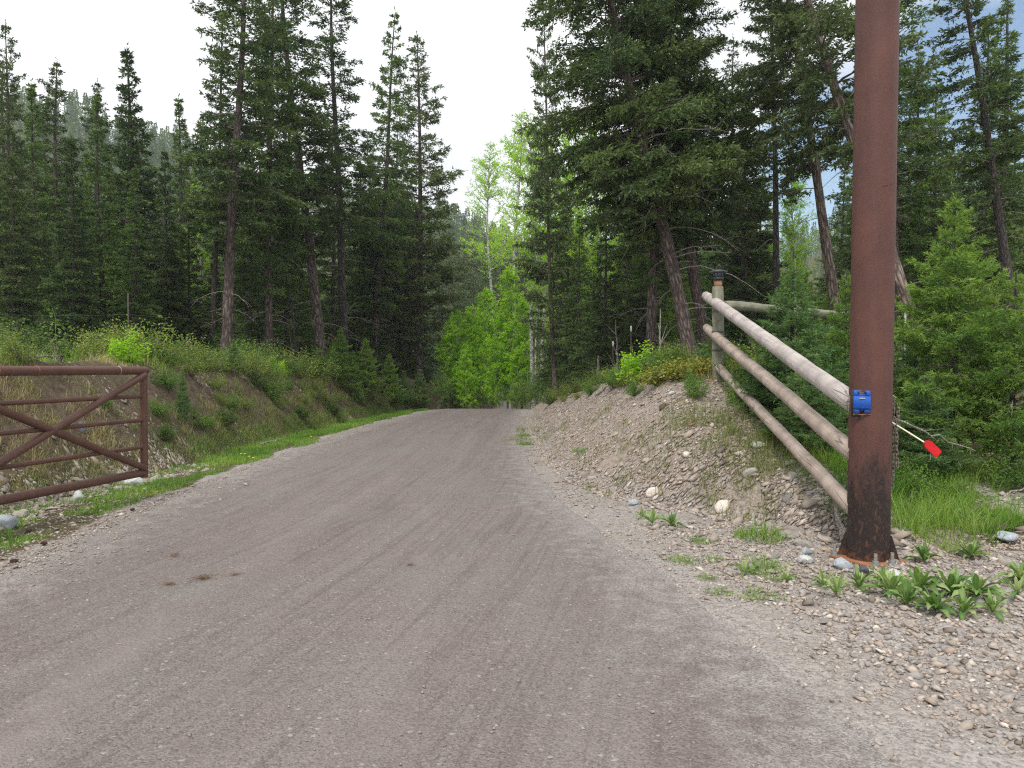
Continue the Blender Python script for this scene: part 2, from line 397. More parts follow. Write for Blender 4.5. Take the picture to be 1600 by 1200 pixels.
def rock_mat():
    m, nt, b, out = newmat('rock'); N = NT(nt)
    oi = N.n('ShaderNodeObjectInfo')
    t = N.math('ADD', oi.outputs['Random'], N.math('MULTIPLY', N.attr('tint'), 1.0)); t = N.math('FRACT', t)
    c = N.ramp(t, [(0, (.20, .19, .18)), (.15, (.33, .31, .285)), (.3, (.40, .34, .27)), (.45, (.25, .25, .26)), (.6, (.46, .42, .36)), (.75, (.30, .235, .20)), (.9, (.38, .36, .345)), (1, (.55, .52, .47))])
    v = N.coords(kind='Object'); n = N.noise(v, 9, 5, .65); n2 = N.noise(v, 60, 3, .6)
    c = N.mix(N.ramp(n, [(.35, .5), (.7, 0)]), c, N.mix(1.0, c, (.6, .56, .5), 'MULTIPLY'))
    c = N.mix(N.math('MULTIPLY', n2, .3), c, (.2, .17, .14))
    N.l(c, b.inputs['Base Color']); b.inputs['Roughness'].default_value = .85; b.inputs['Specular IOR Level'].default_value = .3
    N.l(N.bump(N.math('ADD', n, N.math('MULTIPLY', n2, .4)), .6, .008), b.inputs['Normal']); return m
M['rock'] = rock_mat()
def fixed_rock(name, col):
    m = plain(name, col, .75, 0, .35, .25, 14); nt = m.node_tree; N = NT(nt)
    N.l(N.bump(N.noise(N.coords(), 18, 5, .6), .5, .01), nt.nodes['Principled BSDF'].inputs['Normal']); return m
M['rock_white'] = fixed_rock('rock_white', (.66, .58, .50)); M['rock_blue'] = fixed_rock('rock_blue', (.36, .40, .43))
M['rock_dark'] = fixed_rock('rock_dark', (.085, .09, .105)); M['rock_tan'] = fixed_rock('rock_tan', (.45, .36, .22))
M['rock_brown'] = fixed_rock('rock_brown', (.10, .065, .055)); M['rock_pale'] = fixed_rock('rock_pale', (.50, .52, .50))
def pebble_mat():
    m, nt, b, out = newmat('pebble'); N = NT(nt)
    t = N.attr('tint')
    c = N.ramp(t, [(0, (.20, .17, .145)), (.2, (.36, .30, .25)), (.4, (.46, .39, .32)), (.55, (.33, .32, .31)), (.7, (.54, .47, .40)), (.85, (.42, .33, .27)), (1, (.74, .69, .62))])
    N.l(N.mix(N.math('MULTIPLY', N.noise(N.coords(), 45, 4), .5), c, (.18, .14, .11)), b.inputs['Base Color']); b.inputs['Roughness'].default_value = .9
    b.inputs['Specular IOR Level'].default_value = .2; return m
M['pebble'] = pebble_mat()

def ground_mat():
    m, nt, b, out = newmat('ground'); N = NT(nt)
    v = N.coords()
    z1 = N.attr('gravel'); z2 = N.attr('rubble'); z3 = N.attr('green'); 
    n1 = N.noise(v, 1.3, 5, .6); n2 = N.noise(v, 9, 5, .65); n3 = N.noise(v, 70, 3, .6); n4 = N.noise(v, 260, 2, .6)
    vc = N.voro(v, 38, out='Color'); vd = N.voro(v, 38); vb = N.voro(v, 13, out='Color'); vbd = N.voro(v, 13)
    vt = N.voro(v, 95, out='Color')
    vcx = N.sep(vc)[0]; vbx = N.sep(vb)[0]; vtx = N.sep(vt)[0]
    # forest soil / litter
    soil = N.mix(N.ramp(n2, [(.35, 0), (.65, 1)]), (.055, .040, .028), (.15, .112, .078))
    soil = N.mix(N.math('MULTIPLY', N.ramp(n3, [(.5, 0), (.65, 1)]), .6), soil, (.24, .18, .12))
    # rubble slope
    rub = N.mix(N.ramp(n2, [(.3, 0), (.7, 1)]), (.19, .148, .115), (.37, .295, .235))
    rub = N.mix(N.ramp(vcx, [(.25, 0), (.6, .85)]), rub, N.ramp(vtx, [(0, (.22, .18, .145)), (.4, (.36, .30, .245)), (.7, (.30, .29, .275)), (1, (.55, .49, .42))]))
    # shoulder gravel
    gr = N.mix(N.ramp(vtx, [(0, 0), (1, 1)]), (.20, .18, .165), (.40, .37, .345))
    gr = N.mix(N.ramp(vcx, [(.55, 0), (.9, .7)]), gr, (.44, .40, .36))
    gr = N.mix(N.math('MULTIPLY', N.ramp(n1, [(.4, 0), (.7, 1)]), .35), gr, (.24, .19, .15))
    grn = N.mix(N.ramp(n2, [(.3, 0), (.7, 1)]), (.05, .062, .022), (.115, .115, .05))
    brk = N.math('MULTIPLY', N.math('SUBTRACT', n2, .5), .9)
    c = N.mix(N.math('ADD', z3, brk, clamp=True), soil, grn)
    f2 = N.ramp(N.math('ADD', z2, brk), [(.35, 0), (.65, 1)]); f1 = N.ramp(N.math('ADD', z1, brk), [(.35, 0), (.65, 1)])
    c = N.mix(f2, c, rub); c = N.mix(f1, c, gr)
    N.l(c, b.inputs['Base Color']); b.inputs['Roughness'].default_value = .95; b.inputs['Specular IOR Level'].default_value = .15
    h = N.math('ADD', N.math('MULTIPLY', N.math('SUBTRACT', 1, vd), .6), N.math('ADD', N.math('MULTIPLY', n3, .6), N.math('MULTIPLY', n4, .3)))
    h = N.math('ADD', h, N.math('MULTIPLY', N.math('SUBTRACT', 1, vbd), .25))
    N.l(N.bump(h, .8, .016), b.inputs['Normal']); return m
M['ground'] = ground_mat()
def road_mat():
    m, nt, b, out = newmat('road'); N = NT(nt)
    v = N.coords(); u = N.attr('u'); vv = N.attr('v'); la = N.attr('lat')
    cx = N.n('ShaderNodeCombineXYZ'); N.l(la, cx.inputs[0]); N.l(vv, cx.inputs[1])
    def st(sx, sy, scale, d=4, dist=0):
        mp = N.n('ShaderNodeMapping'); mp.inputs['Scale'].default_value = (sx, sy, 1); N.l(cx.outputs[0], mp.inputs[0]); return N.noise(mp.outputs[0], scale, d, .6, dist)
    streak = st(2.2, .10, 1.0, 5, .6); fine = st(11, .30, 1.0, 6, 1.2)
    n1 = N.noise(v, .7, 4); n2 = N.noise(v, 5, 5, .65); n3 = N.noise(v, 130, 3, .65); n4 = N.noise(v, 40, 4, .65)
    vt = N.sep(N.voro(v, 110, out='Color'))[0]; vp = N.sep(N.voro(v, 60, out='Color'))[0]; vpd = N.voro(v, 60); vtd = N.voro(v, 110)
    c = N.mix(N.ramp(n2, [(.3, 0), (.7, 1)]), (.185, .152, .138), (.225, .187, .171))
    c = N.mix(N.ramp(streak, [(.40, 0), (.62, .5)]), c, (.265, .232, .216))
    c = N.mix(N.ramp(fine, [(.38, .42), (.5, 0)]), c, (.13, .105, .094))
    c = N.mix(N.ramp(n1, [(.48, 0), (.7, .55)]), c, (.215, .208, .196))
    c = N.mix(N.ramp(vt, [(0, .6), (.45, 0)]), c, (.10, .082, .074))
    c = N.mix(N.ramp(vt, [(.70, 0), (1, .45)]), c, (.33, .30, .28))
    c = N.mix(N.ramp(vp, [(.985, 0), (.995, .6)]), c, (.42, .40, .375))
    tk = N.attr('track'); c = N.mix(N.math('MULTIPLY', N.math('MULTIPLY', tk, N.ramp(n2, [(.3, .5), (.6, 1)])), .34), c, (.285, .245, .225))
    e = N.math('ABSOLUTE', u)     # towards the edges loose grey gravel
    ed = N.math('ADD', e, N.math('MULTIPLY', N.math('SUBTRACT', n2, .5), .8))
    ed = N.ramp(ed, [(.72, 0), (1.0, 1)])
    gr = N.mix(vt, (.19, .172, .158), (.42, .39, .365))
    c = N.mix(N.math('MULTIPLY', ed, .9), c, gr)
    N.l(c, b.inputs['Base Color']); b.inputs['Roughness'].default_value = .95; b.inputs['Specular IOR Level'].default_value = .12
    h = N.math('ADD', N.math('MULTIPLY', N.math('SUBTRACT', 1, vtd), .5), N.math('ADD', N.math('MULTIPLY', n3, .5), N.math('MULTIPLY', n4, .8)))
    h = N.math('ADD', h, N.math('MULTIPLY', N.math('SUBTRACT', 1, vpd), .5))
    nb = N.bump(h, .8, .012)
    N.l(N.bump(N.math('ADD', N.math('MULTIPLY', fine, .6), streak), .5, .03, nb), b.inputs['Normal']); return m
M['road'] = road_mat()

# ------------------------------------------------------------------ ground sheet and road
def grid_mesh(name, X, Y, Z, mat, attrs):
    ny, nx = X.shape
    me = bpy.data.meshes.new(name); V = np.stack([X, Y, Z], -1).reshape(-1, 3).astype(np.float32)
    i = np.arange(ny - 1)[:, None] * nx + np.arange(nx - 1)[None]
    q = np.stack([i, i + 1, i + nx + 1, i + nx], -1).reshape(-1, 4)
    me.vertices.add(len(V)); me.vertices.foreach_set('co', V.ravel()); me.loops.add(q.size); me.loops.foreach_set('vertex_index', q.ravel().astype(np.int32))
    me.polygons.add(len(q)); me.polygons.foreach_set('loop_start', (np.arange(len(q)) * 4).astype(np.int32)); me.polygons.foreach_set('loop_total', np.full(len(q), 4, np.int32))
    me.polygons.foreach_set('use_smooth', np.ones(len(q), bool))
    for k, a in attrs.items():
        x = me.attributes.new(k, 'FLOAT', 'POINT'); x.data.foreach_set('value', a.ravel().astype(np.float32))
    me.materials.append(mat); me.update(calc_edges=True)
    o = bpy.data.objects.new(name, me); COL.objects.link(o); return o
xs = np.concatenate([-15 - np.geomspace(.3, 400, 46)[::-1], np.arange(-15, 12, .06), 12 + np.geomspace(.1, 400, 46)])
ys = np.concatenate([np.linspace(-40, 1, 14)[:-1], np.arange(1, 20, .06), np.arange(20, 36, .12), 36 + np.geomspace(.2, 420, 60)])
GX, GY = np.meshgrid(xs, ys)
GZ = Hf(GX, GY)
inr = (GX > XL(GY) + .12) & (GX < XR(GY) - .12) & (GY < 60)
GZ = np.where(inr, GZ - .03, GZ)
wob = .25 * fbm(GX * 1.2, GY * 1.2, 33, 3)
dR = GX - XR(GY); dL = XL(GY) - GX
gravel = np.clip(np.where(GX > -1, 1 - sstep(.0, .35, GX - FR(GY) + wob + .1), 1 - sstep(.05, .35, dL + wob)), 0, 1)
gravel = np.maximum(gravel, (GX > 0) * (1 - sstep(6.2, 8.0, GY + wob * 2)) * 1.0)
pathR = ((GX > 5.2 + wob) * 1.0) * sstep(10.8, 9.6, GY + wob * 2)
gravel = np.where((GX > 3.7) & (GY > 6.3), pathR, gravel)
gravel = np.where(GY > 45, 0, gravel)
rub = np.where((GX > 0) & (GX < 4.2) & (GY < 34), 1 - sstep(2.0, 2.8, GX - FR(GY) + wob * 1.5) * sstep(9, 11, GY), 0.)
rub = np.where((GX > 3.7) & (GY > 7), 0.1, rub)
rubL = .7 * np.exp(-((GX - (FL(GY) + .12 + wob * .5)) / .28) ** 2) * sstep(13, 10, GY) * (GX < -1)
rub = np.clip(np.maximum(rub, rubL), 0, 1)
green = np.where(GX < -1, sstep(.1, .4, dL + wob) * (1 - sstep(.0, .5, FL(GY) - GX - .1 + wob)) * .5, 0)
green = np.maximum(green, (.10 + .25 * sstep(14, 12, GY)) * sstep(1.2, 1.5, GZ) * (GY < 30)); green = np.maximum(green, .9 * (GY > 60)); green = np.where(GY > 36, np.maximum(green, .35), green)
ground = tag(grid_mesh('ground', GX, GY, GZ, M['ground'], {'gravel': gravel, 'rubble': rub, 'green': green}), kind='structure')

rv = np.concatenate([np.linspace(-12, 1, 12)[:-1], np.arange(1, 32, .05), np.arange(32, 56, .3)])
ru = np.linspace(-1, 1, 121)
RU, RV = np.meshgrid(ru, rv)
xl = XL(RV) + .12 * fbm(RV * 1.1, RV * 0, 41, 4); xr = XR(RV) + .12 * fbm(RV * 1.1, RV * 0 + 9, 43, 4)
RX = xl + (xr - xl) * (RU + 1) / 2
wpos = RX - (XL(RV) + XR(RV)) / 2
rut_ = sum(-.018 * np.exp(-((wpos - c) / .22) ** 2) for c in (-1.25, .35, .95, -.5))
RZ = -np.interp(RV, [0, 28, 31, 36, 46, 75, 130], [0, 0, .08, .5, 1.6, 3, 3]) + .012 + 0 * RV + .012 * fbm(RX * 2.2, RV * .8, 51, 3) + .006 * fbm(RX * 12, RV * 3, 52, 2)
edge = 1 - np.abs(RU); RZ = RZ - .03 * (1 - sstep(0, .06, edge))
# curved tyre tracks: lateral coordinate bent so the streaks sweep towards the left mouth of the drive
lat = wpos + np.interp(RV, [0, 4, 8, 12, 20, 40], [3.2, 2.0, .8, .2, 0, 0])
trk = np.zeros_like(RX)
for c0, c1, w_, k_ in ((-1.35, -2.6, .17, 1), (.35, -.9, .17, 1), (-.55, -.9, .15, .7), (1.0, .6, .15, .7), (-.1, 1.5, .13, .45), (-1.7, -.2, .13, .45)):
    cen = c0 + (c1 - c0) * sstep(13, 3.5, RV); trk += k_ * np.exp(-((wpos - cen) / w_) ** 2) * np.clip(.65 + 1.2 * fbm(RV * .35, RV * 0 + c0, 91, 3), 0, 1.2)
road = tag(grid_mesh('road', RX, RV, RZ, M['road'], {'u': RU * 1.0, 'v': RV, 'lat': lat, 'track': trk}), kind='structure')

# ------------------------------------------------------------------ foliage builders
def rnd_unit(r, n):
    a = r.normal(size=(n, 3)); return a / np.linalg.norm(a, axis=1)[:, None]
def leaf_quads(mb, P, D, L, W, r, mat, tint):
    n = len(P)
    s = np.cross(D, rnd_unit(r, n)); s /= np.linalg.norm(s, axis=1)[:, None] + 1e-9
    L = np.broadcast_to(L, (n,))[:, None]; W = np.broadcast_to(W, (n,))[:, None]
    V = np.stack([P, P + D * L * .45 + s * W * .5, P + D * L, P + D * L * .45 - s * W * .5], 1).reshape(-1, 3)
    mb.add(V, np.arange(n * 4).reshape(-1, 4), mat, np.repeat(np.broadcast_to(tint, (n,)), 4))
def needles(mb, A, B, r, mat, nl, nw, spacing, t0, ang=.9, tvar=.22):
    """needle clumps round every twig segment A->B"""
    d = B - A; ln = np.linalg.norm(d, axis=1); d = d / (ln[:, None] + 1e-9)
    cnt = np.maximum(2, (ln / spacing).astype(int)); idx = np.repeat(np.arange(len(A)), cnt)
    f = r.uniform(0, 1, len(idx)) ** .85
    P = A[idx] + d[idx] * (ln[idx] * f)[:, None]
    q = rnd_unit(r, len(idx)); q -= d[idx] * np.sum(q * d[idx], 1)[:, None]; q /= np.linalg.norm(q, axis=1)[:, None] + 1e-9
    q[:, 2] *= .6
    D = d[idx] * r.uniform(.5, 1.1, len(idx))[:, None] + q * r.uniform(.4, ang, len(idx))[:, None]; D /= np.linalg.norm(D, axis=1)[:, None]
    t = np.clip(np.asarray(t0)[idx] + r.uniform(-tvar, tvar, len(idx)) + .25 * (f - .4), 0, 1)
    leaf_quads(mb, P, D, nl * r.uniform(.7, 1.25, len(idx)), nw, r, mat, t)

def trunk_path(Ht, r, wob, n=14):
    t = np.linspace(0, 1, n); p = np.zeros((n, 3)); p[:, 2] = t * Ht
    ph = r.uniform(0, 6.28, 4)
    p[:, 0] = wob * Ht * (.5 * np.sin(t * 3 + ph[0]) - .5 * np.sin(ph[0]) + .2 * np.sin(t * 9 + ph[1]) - .2 * np.sin(ph[1]))
    p[:, 1] = wob * Ht * (.5 * np.sin(t * 3 + ph[2]) - .5 * np.sin(ph[2]) + .2 * np.sin(t * 9 + ph[3]) - .2 * np.sin(ph[3]))
    return t, p

def conifer(seed, Ht, r0, cb, width, nwh, mats, shape='fir', droop=.35, nl=.12, nw=.038, sp=.036, tw=.105, wob=.012, dead=14, gap=.12, bark='bark', per=5, t0=.45, name='fir_tree', asym=None):
    r = np.random.RandomState(seed)
    root = empty(name)
    t, tp = trunk_path(Ht, r, wob)
    tr = MB(); rad = r0 * (1 - t) ** .85 + .012; rad[0] *= 1.22
    n = 36; tt = np.linspace(0, 1, n); path = np.stack([np.interp(tt, t, tp[:, k]) for k in range(3)], 1); path[0, 2] -= .25
    tr.tube(path, np.interp(tt, t, rad), 12, 0, jitter=.07, seed=seed)
    cr = MB()
    A = []; B = []; T = []; LA = []
    def trunk_at(z): return np.array([np.interp(z, tp[:, 2], tp[:, 0]), np.interp(z, tp[:, 2], tp[:, 1]), z])
    for w in range(nwh):
        hz = cb + (1 - cb) * ((w + r.uniform(-.4, .4)) / nwh) ** (1.0); hz = min(max(hz, cb), .985)
        rel = (hz - cb) / (1 - cb)
        if shape == 'spruce': L0 = width * (1 - rel) ** .85 * (.85 + .25 * r.rand())
        elif shape == 'young': L0 = width * (1 - rel) ** .8
        elif shape == 'pine': L0 = width * (1 - rel ** 2.5) * (.45 + .75 * r.rand())
        else: L0 = width * (1 - rel) ** .62 * (.55 + .6 * min(1, rel / .18)) * (.6 + .6 * r.rand())
        for k in range(per if rel < .9 else 4):
            if r.rand() < gap: continue
            az = r.uniform(0, 6.283) if shape != 'young' else (k + .5 * w) * 6.283 / per + r.uniform(-.3, .3)
            L = max(.10, L0 * r.uniform(.65, 1.2))
            if asym is not None: L *= 1 + asym[1] * math.cos(az - asym[0])
            el = math.radians({'spruce': 8, 'fir': 12, 'young': 28, 'pine': 15}[shape] + 28 * rel ** 2 + r.uniform(-9, 9))
            m = 9; s = np.linspace(0, 1, m)
            fw = np.array([math.cos(az), math.sin(az), 0]); sd = np.array([-fw[1], fw[0], 0])
            dr = droop * (1 - .6 * rel)
            bend = r.uniform(-.18, .18)
            pts = trunk_at(hz * Ht)[None] + L * (s[:, None] * math.cos(el) * fw + (bend * s ** 2)[:, None] * sd)
            pts[:, 2] += L * (math.sin(el) * s - dr * s ** 2 + .30 * dr * s ** 4) + r.normal(0, .008 * L, m)
            br = max(.004, .011 * L); cr.tube(pts, br * (1 - s * .8), 4, 1, cap=False)
            tb = t0 + r.uniform(-.22, .22)
            nt_ = max(3, int(L / tw)); ss = r.uniform(.14 if L > .5 else .02, 1, nt_) ** .8
            for side in (-1, 1):
                base = np.stack([np.interp(ss, s, pts[:, k2]) for k2 in range(3)], 1)
                dirs = np.stack([np.interp(np.minimum(ss + .05, 1), s, pts[:, k2]) - np.interp(ss - .05, s, pts[:, k2]) for k2 in range(3)], 1); dirs /= np.linalg.norm(dirs, axis=1)[:, None] + 1e-9
                an = r.uniform(.6, 1.15, nt_)
                dd = dirs * np.cos(an)[:, None] + side * sd * np.sin(an)[:, None]; dd[:, 2] += r.uniform(-.45, .15, nt_)
                tl = (.36 * L * (1.08 - ss) * (.4 + .6 * np.minimum(1, ss / .35)) + .06) * r.uniform(.6, 1.2, nt_)
                A.append(base); B.append(base + dd * tl[:, None]); T.append(np.full(nt_, tb)); LA.append(tl)
                # secondary twigs
                f2 = r.uniform(.3, .9, nt_); b2 = base + dd * (tl * f2)[:, None]; d2 = dd + .8 * rnd_unit(r, nt_); d2[:, 2] -= .15; d2 /= np.linalg.norm(d2, axis=1)[:, None]
                A.append(b2); B.append(b2 + d2 * (tl * .5)[:, None]); T.append(np.full(nt_, tb + .05)); LA.append(tl)
            A.append(pts[m // 2:-1]); B.append(pts[m // 2 + 1:]); T.append(np.full(m - 1 - m // 2, tb + .1)); LA.append(np.ones(m - 1 - m // 2))
    top = trunk_at(Ht * .96); A.append(top[None]); B.append(top[None] + [[0, 0, Ht * .05]]); T.append(np.array([.6])); LA.append(np.ones(1))
    A = np.concatenate(A); B = np.concatenate(B); T = np.concatenate(T)
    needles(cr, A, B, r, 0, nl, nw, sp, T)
    for k in range(dead):       # bare dead limbs below the crown
        hz = r.uniform(.08, min(.75, cb + .3)); az = r.uniform(0, 6.283); L = width * r.uniform(.25, .8)
        s = np.linspace(0, 1, 7); fw = np.array([math.cos(az), math.sin(az), 0])
        pts = trunk_at(hz * Ht)[None] + L * s[:, None] * fw; pts[:, 2] += L * (.15 * s - r.uniform(.2, .7) * s ** 2); pts += r.normal(0, .015 * L, (7, 3)) * s[:, None]
        cr.tube(pts, .012 * (1 - .8 * s) * (.6 + L * .5), 4, 2, cap=False)
        for q in range(4):
            i = r.randint(2, 6); d = fw + rnd_unit(r, 1)[0] * .9; cr.tube(np.array([pts[i], pts[i] + d * L * .12, pts[i] + d * L * .25 - [0, 0, .05 * L]]), [.004, .003, .0015], 3, 2, cap=False)
    tr.build('trunk', M[bark], root, smooth=True)
    cr.build('crown', [M[mats], M['twig'], M['deadwood']], root)
    root['H'] = Ht
    return root

def broadleaf(seed, Ht, r0, cb, width, nb, mat, bark, lf=.05, per_m=70, name='aspen_tree', el0=45, tv=.3, nstem=1):
    r = np.random.RandomState(seed); root = empty(name)
    tr = MB(); cr = MB()
    for st in range(nstem):
        t, tp = trunk_path(Ht * (1 if st == 0 else r.uniform(.6, .95)), r, .03)
        if st: tp[:, :2] += (np.array([r.uniform(-.5, .5), r.uniform(-.5, .5)])[None] * width * .8) * np.minimum(1, .3 + t)[:, None]
        tp[0, 2] -= .2
        tr.tube(tp, (r0 if st == 0 else r0 * .7) * (1 - t) ** .8 + .006, 8, 0, jitter=.05, seed=seed)
        h = tp[-1, 2]
        A = []; B = []; T = []
        for k in range(nb // nstem):
            rel = r.rand() ** .9; z = h * (cb + (.98 - cb) * rel); b0 = np.array([np.interp(z, tp[:, 2], tp[:, 0]), np.interp(z, tp[:, 2], tp[:, 1]), z])
            L = width * (math.sin(math.pi * min(1, .22 + .78 * rel)) ** .7 + .12) * r.uniform(.5, 1.1); az = r.uniform(0, 6.283); el = math.radians(el0 + r.uniform(-20, 20))
            s = np.linspace(0, 1, 7); fw = np.array([math.cos(az), math.sin(az), 0])
            pts = b0 + L * s[:, None] * math.cos(el) * fw; pts[:, 2] += L * (math.sin(el) * s - .15 * s ** 2); pts += r.normal(0, .03 * L, (7, 3)) * s[:, None]
            cr.tube(pts, max(.003, r0 * .22) * (1 - .8 * s), 4, 1, cap=False)
            tb = r.uniform(.25, .75)
            for q in range(max(3, int(L * 9))):
                i = r.uniform(.2, 1); p = np.array([np.interp(i, s, pts[:, k2]) for k2 in range(3)]); d = fw * .6 + rnd_unit(r, 1)[0]; d[2] += .2; d /= np.linalg.norm(d)
                A.append(p); B.append(p + d * r.uniform(.12, .35) * min(1, .4 + L * .5)); T.append(tb)
        A = np.array(A); B = np.array(B); T = np.array(T)
        d = B - A; ln = np.linalg.norm(d, axis=1); cnt = np.maximum(3, (ln * per_m).astype(int)); idx = np.repeat(np.arange(len(A)), cnt)
        P = A[idx] + d[idx] * r.uniform(.1, 1.05, len(idx))[:, None] + r.normal(0, .03, (len(idx), 3))
        D = rnd_unit(r, len(idx)); D[:, 2] = D[:, 2] * .6 - .2; D /= np.linalg.norm(D, axis=1)[:, None]
        leaf_quads(cr, P, D, lf * r.uniform(.7, 1.3, len(idx)), lf * .75, r, 0, np.clip(T[idx] + r.uniform(-tv, tv, len(idx)), 0, 1))
    tr.build('trunk', M[bark], root, smooth=True)
    cr.build('crown', [M[mat], M[bark]], root)
    root['H'] = Ht
    return root

def shrub(seed, h, w, mat, nstem=14, lf=.035, nleaf=60, name='shrub', stemmat='twig'):
    r = np.random.RandomState(seed); mb = MB(); P = []; D = []; T = []; lop = r.uniform(0, 6.283)
    for k in range(nstem):
        az = r.uniform(0, 6.283); sp = r.uniform(.1, 1.15) ** .7 * (1 + .35 * math.cos(az - lop)); s = np.linspace(0, 1, 6)
        hh = h * r.uniform(.25, 1.15) * (1 - .3 * min(1, sp) ** 2)
        pts = np.stack([math.cos(az) * w / 2 * sp * s ** .8, math.sin(az) * w / 2 * sp * s ** .8, hh * s], 1) + r.normal(0, .02 * h, (6, 3)) * s[:, None]; pts[0, 2] = -.04
        mb.tube(pts, .006 * (1 - .7 * s) * (.6 + h), 4, 1, cap=False)
        f = r.uniform(.15, 1, nleaf) ** .7
        p = np.stack([np.interp(f, s, pts[:, i]) for i in range(3)], 1) + r.normal(0, .07 * w * .6 + .015, (nleaf, 3)); p[:, 2] = np.maximum(p[:, 2], .01)
        P.append(p); d = rnd_unit(r, nleaf); d[:, 2] = d[:, 2] * .5 + .15; D.append(d / np.linalg.norm(d, axis=1)[:, None]); T.append(np.clip(r.uniform(.3, .7) + r.uniform(-.3, .3, nleaf), 0, 1))
    P = np.concatenate(P); D = np.concatenate(D); T = np.concatenate(T)
    leaf_quads(mb, P, D, lf * r.uniform(.7, 1.4, len(P)), lf * .6, r, 0, T)
    return mb.mesh(name, [M[mat], M[stemmat]])

print('building prototypes')
PR = {}
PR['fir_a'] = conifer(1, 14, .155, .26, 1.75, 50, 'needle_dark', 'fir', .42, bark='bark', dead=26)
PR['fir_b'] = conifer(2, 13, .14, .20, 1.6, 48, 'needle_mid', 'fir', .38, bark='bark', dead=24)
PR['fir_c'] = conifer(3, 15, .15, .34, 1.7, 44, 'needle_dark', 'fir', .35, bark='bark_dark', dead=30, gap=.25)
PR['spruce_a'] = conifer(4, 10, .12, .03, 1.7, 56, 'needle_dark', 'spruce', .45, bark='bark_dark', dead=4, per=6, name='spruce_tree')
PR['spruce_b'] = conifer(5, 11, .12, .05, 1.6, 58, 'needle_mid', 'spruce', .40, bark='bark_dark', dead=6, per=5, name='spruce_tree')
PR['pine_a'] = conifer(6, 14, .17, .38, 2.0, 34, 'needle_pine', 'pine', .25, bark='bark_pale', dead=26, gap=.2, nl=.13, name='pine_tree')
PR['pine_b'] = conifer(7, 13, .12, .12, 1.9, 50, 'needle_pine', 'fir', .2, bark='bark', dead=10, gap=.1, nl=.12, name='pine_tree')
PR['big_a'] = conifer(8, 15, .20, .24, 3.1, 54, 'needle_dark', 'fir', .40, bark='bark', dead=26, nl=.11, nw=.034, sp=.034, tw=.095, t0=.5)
PR['young_a'] = conifer(9, 3.3, .035, .09, 1.2, 21, 'needle_young', 'young', .22, nl=.055, nw=.010, sp=.0085, tw=.05, wob=.012, dead=4, gap=.16, per=7, bark='bark_dark', name='young_fir', t0=.5)
PR['young_b'] = conifer(10, 1.9, .022, .03, .75, 22, 'needle_blue', 'young', .12, nl=.05, nw=.009, sp=.009, tw=.045, wob=.01, dead=1, gap=.08, per=6, bark='bark_dark', name='young_fir', t0=.5)
PR['young_c'] = conifer(12, 2.2, .024, .02, .85, 20, 'needle_blue', 'young', .15, nl=.055, nw=.010, sp=.010, tw=.045, wob=.012, dead=2, gap=.06, per=6, bark='bark_dark', name='young_fir', t0=.6)
PR['aspen_a'] = broadleaf(20, 7.0, .05, .04, 1.3, 150, 'leaf_lime', 'bark_aspen', .075, 75)
PR['aspen_b'] = broadleaf(21, 5.5, .04, .02, 1.25, 130, 'leaf_lime', 'bark_aspen', .07, 75)
PR['birch'] = broadleaf(22, 13, .10, .42, 1.6, 110, 'leaf_lime', 'bark_white', .065, 42, 'birch_tree', 40)
PR['poplar'] = broadleaf(23, 13, .12, .25, 2.2, 160, 'leaf_lime', 'bark_white', .075, 42, 'birch_tree', 45)
PR['alder'] = broadleaf(24, 2.6, .02, .03, .9, 60, 'leaf_green', 'bark_aspen', .05, 70, 'alder_bush', 50, nstem=3)
USED = set()

def place(key, px, Y, top=None, Ht=None, lean=0, leany=0, spin=None, label='', cat='tree', group=None, sink=.0, sxy=1.0, X=None, name=None):
    """put a copy of a prototype so that its foot is at image column px and its tip at image row top"""
    x = (px - 800) / F * Y if X is None else X
    z = H1(x, Y) - sink
    if Ht is None: Ht = (at(px, top, Y).z - z) / max(.5, math.cos(math.radians(lean)))
    src = PR[key]
    if key in USED: o = copy_tree(src)
    else: o = src; USED.add(key)
    s = Ht / src['H']
    o.location = (x, Y, z); o.scale = (s * sxy, s * sxy, s)
    rs = random.Random(int(px * 7 + Y * 131))
    sp = rs.uniform(0, 6.28) if spin is None else spin
    o.rotation_mode = 'XYZ'
    q = Quaternion((0, 1, 0), math.radians(lean)) @ Quaternion((1, 0, 0), math.radians(leany)) @ Quaternion((0, 0, 1), sp)
    o.rotation_euler = q.to_euler('XYZ')
    if name: o.name = name
    for k in ('label', 'category', 'group'):
        if k in o: del o[k]
    tag(o, label, cat, group)
    return o

# ------------------------------------------------------------------ forest: trees one can tell apart
GL, GC, GR_ = 'conifers standing above the left bank', 'trees beyond the crest of the road', 'trees behind the gravel bank on the right'
place('fir_a', 352, 21, Ht=13.5, lean=2.5, label='tall fir above the left bank, its brown trunk bare below and leaning slightly right', group=GL, sxy=1.0)
place('fir_c', 330, 23, Ht=11, lean=3, label='thin dark-stemmed fir close behind the left side of the bare brown trunk', group=GL, sxy=.8)
place('fir_b', 421, 23, Ht=12.5, lean=1.2, label='fir with a straight bare stem and a small white mark near its foot', group=GL, sxy=.9)
place('fir_c', 466, 24, Ht=6.5, lean=-5, label='very thin small stem leaning left between two bigger fir trunks', group=GL, sxy=.6)
place('fir_a', 506, 25, Ht=15.5, lean=-6.0, label='tall fir whose reddish trunk leans clearly to the left', group=GL, sxy=1.0, spin=2.0)
place('fir_c', 541, 28, Ht=15.5, lean=-1.5, label='straight dark fir just right of the trunk that leans left', group=GL, sxy=1.05)
place('fir_b', 585, 32, Ht=15.5, lean=3.3, label='slim fir with pale bark and bare curved dead limbs on its right', group=GL, sxy=.85)
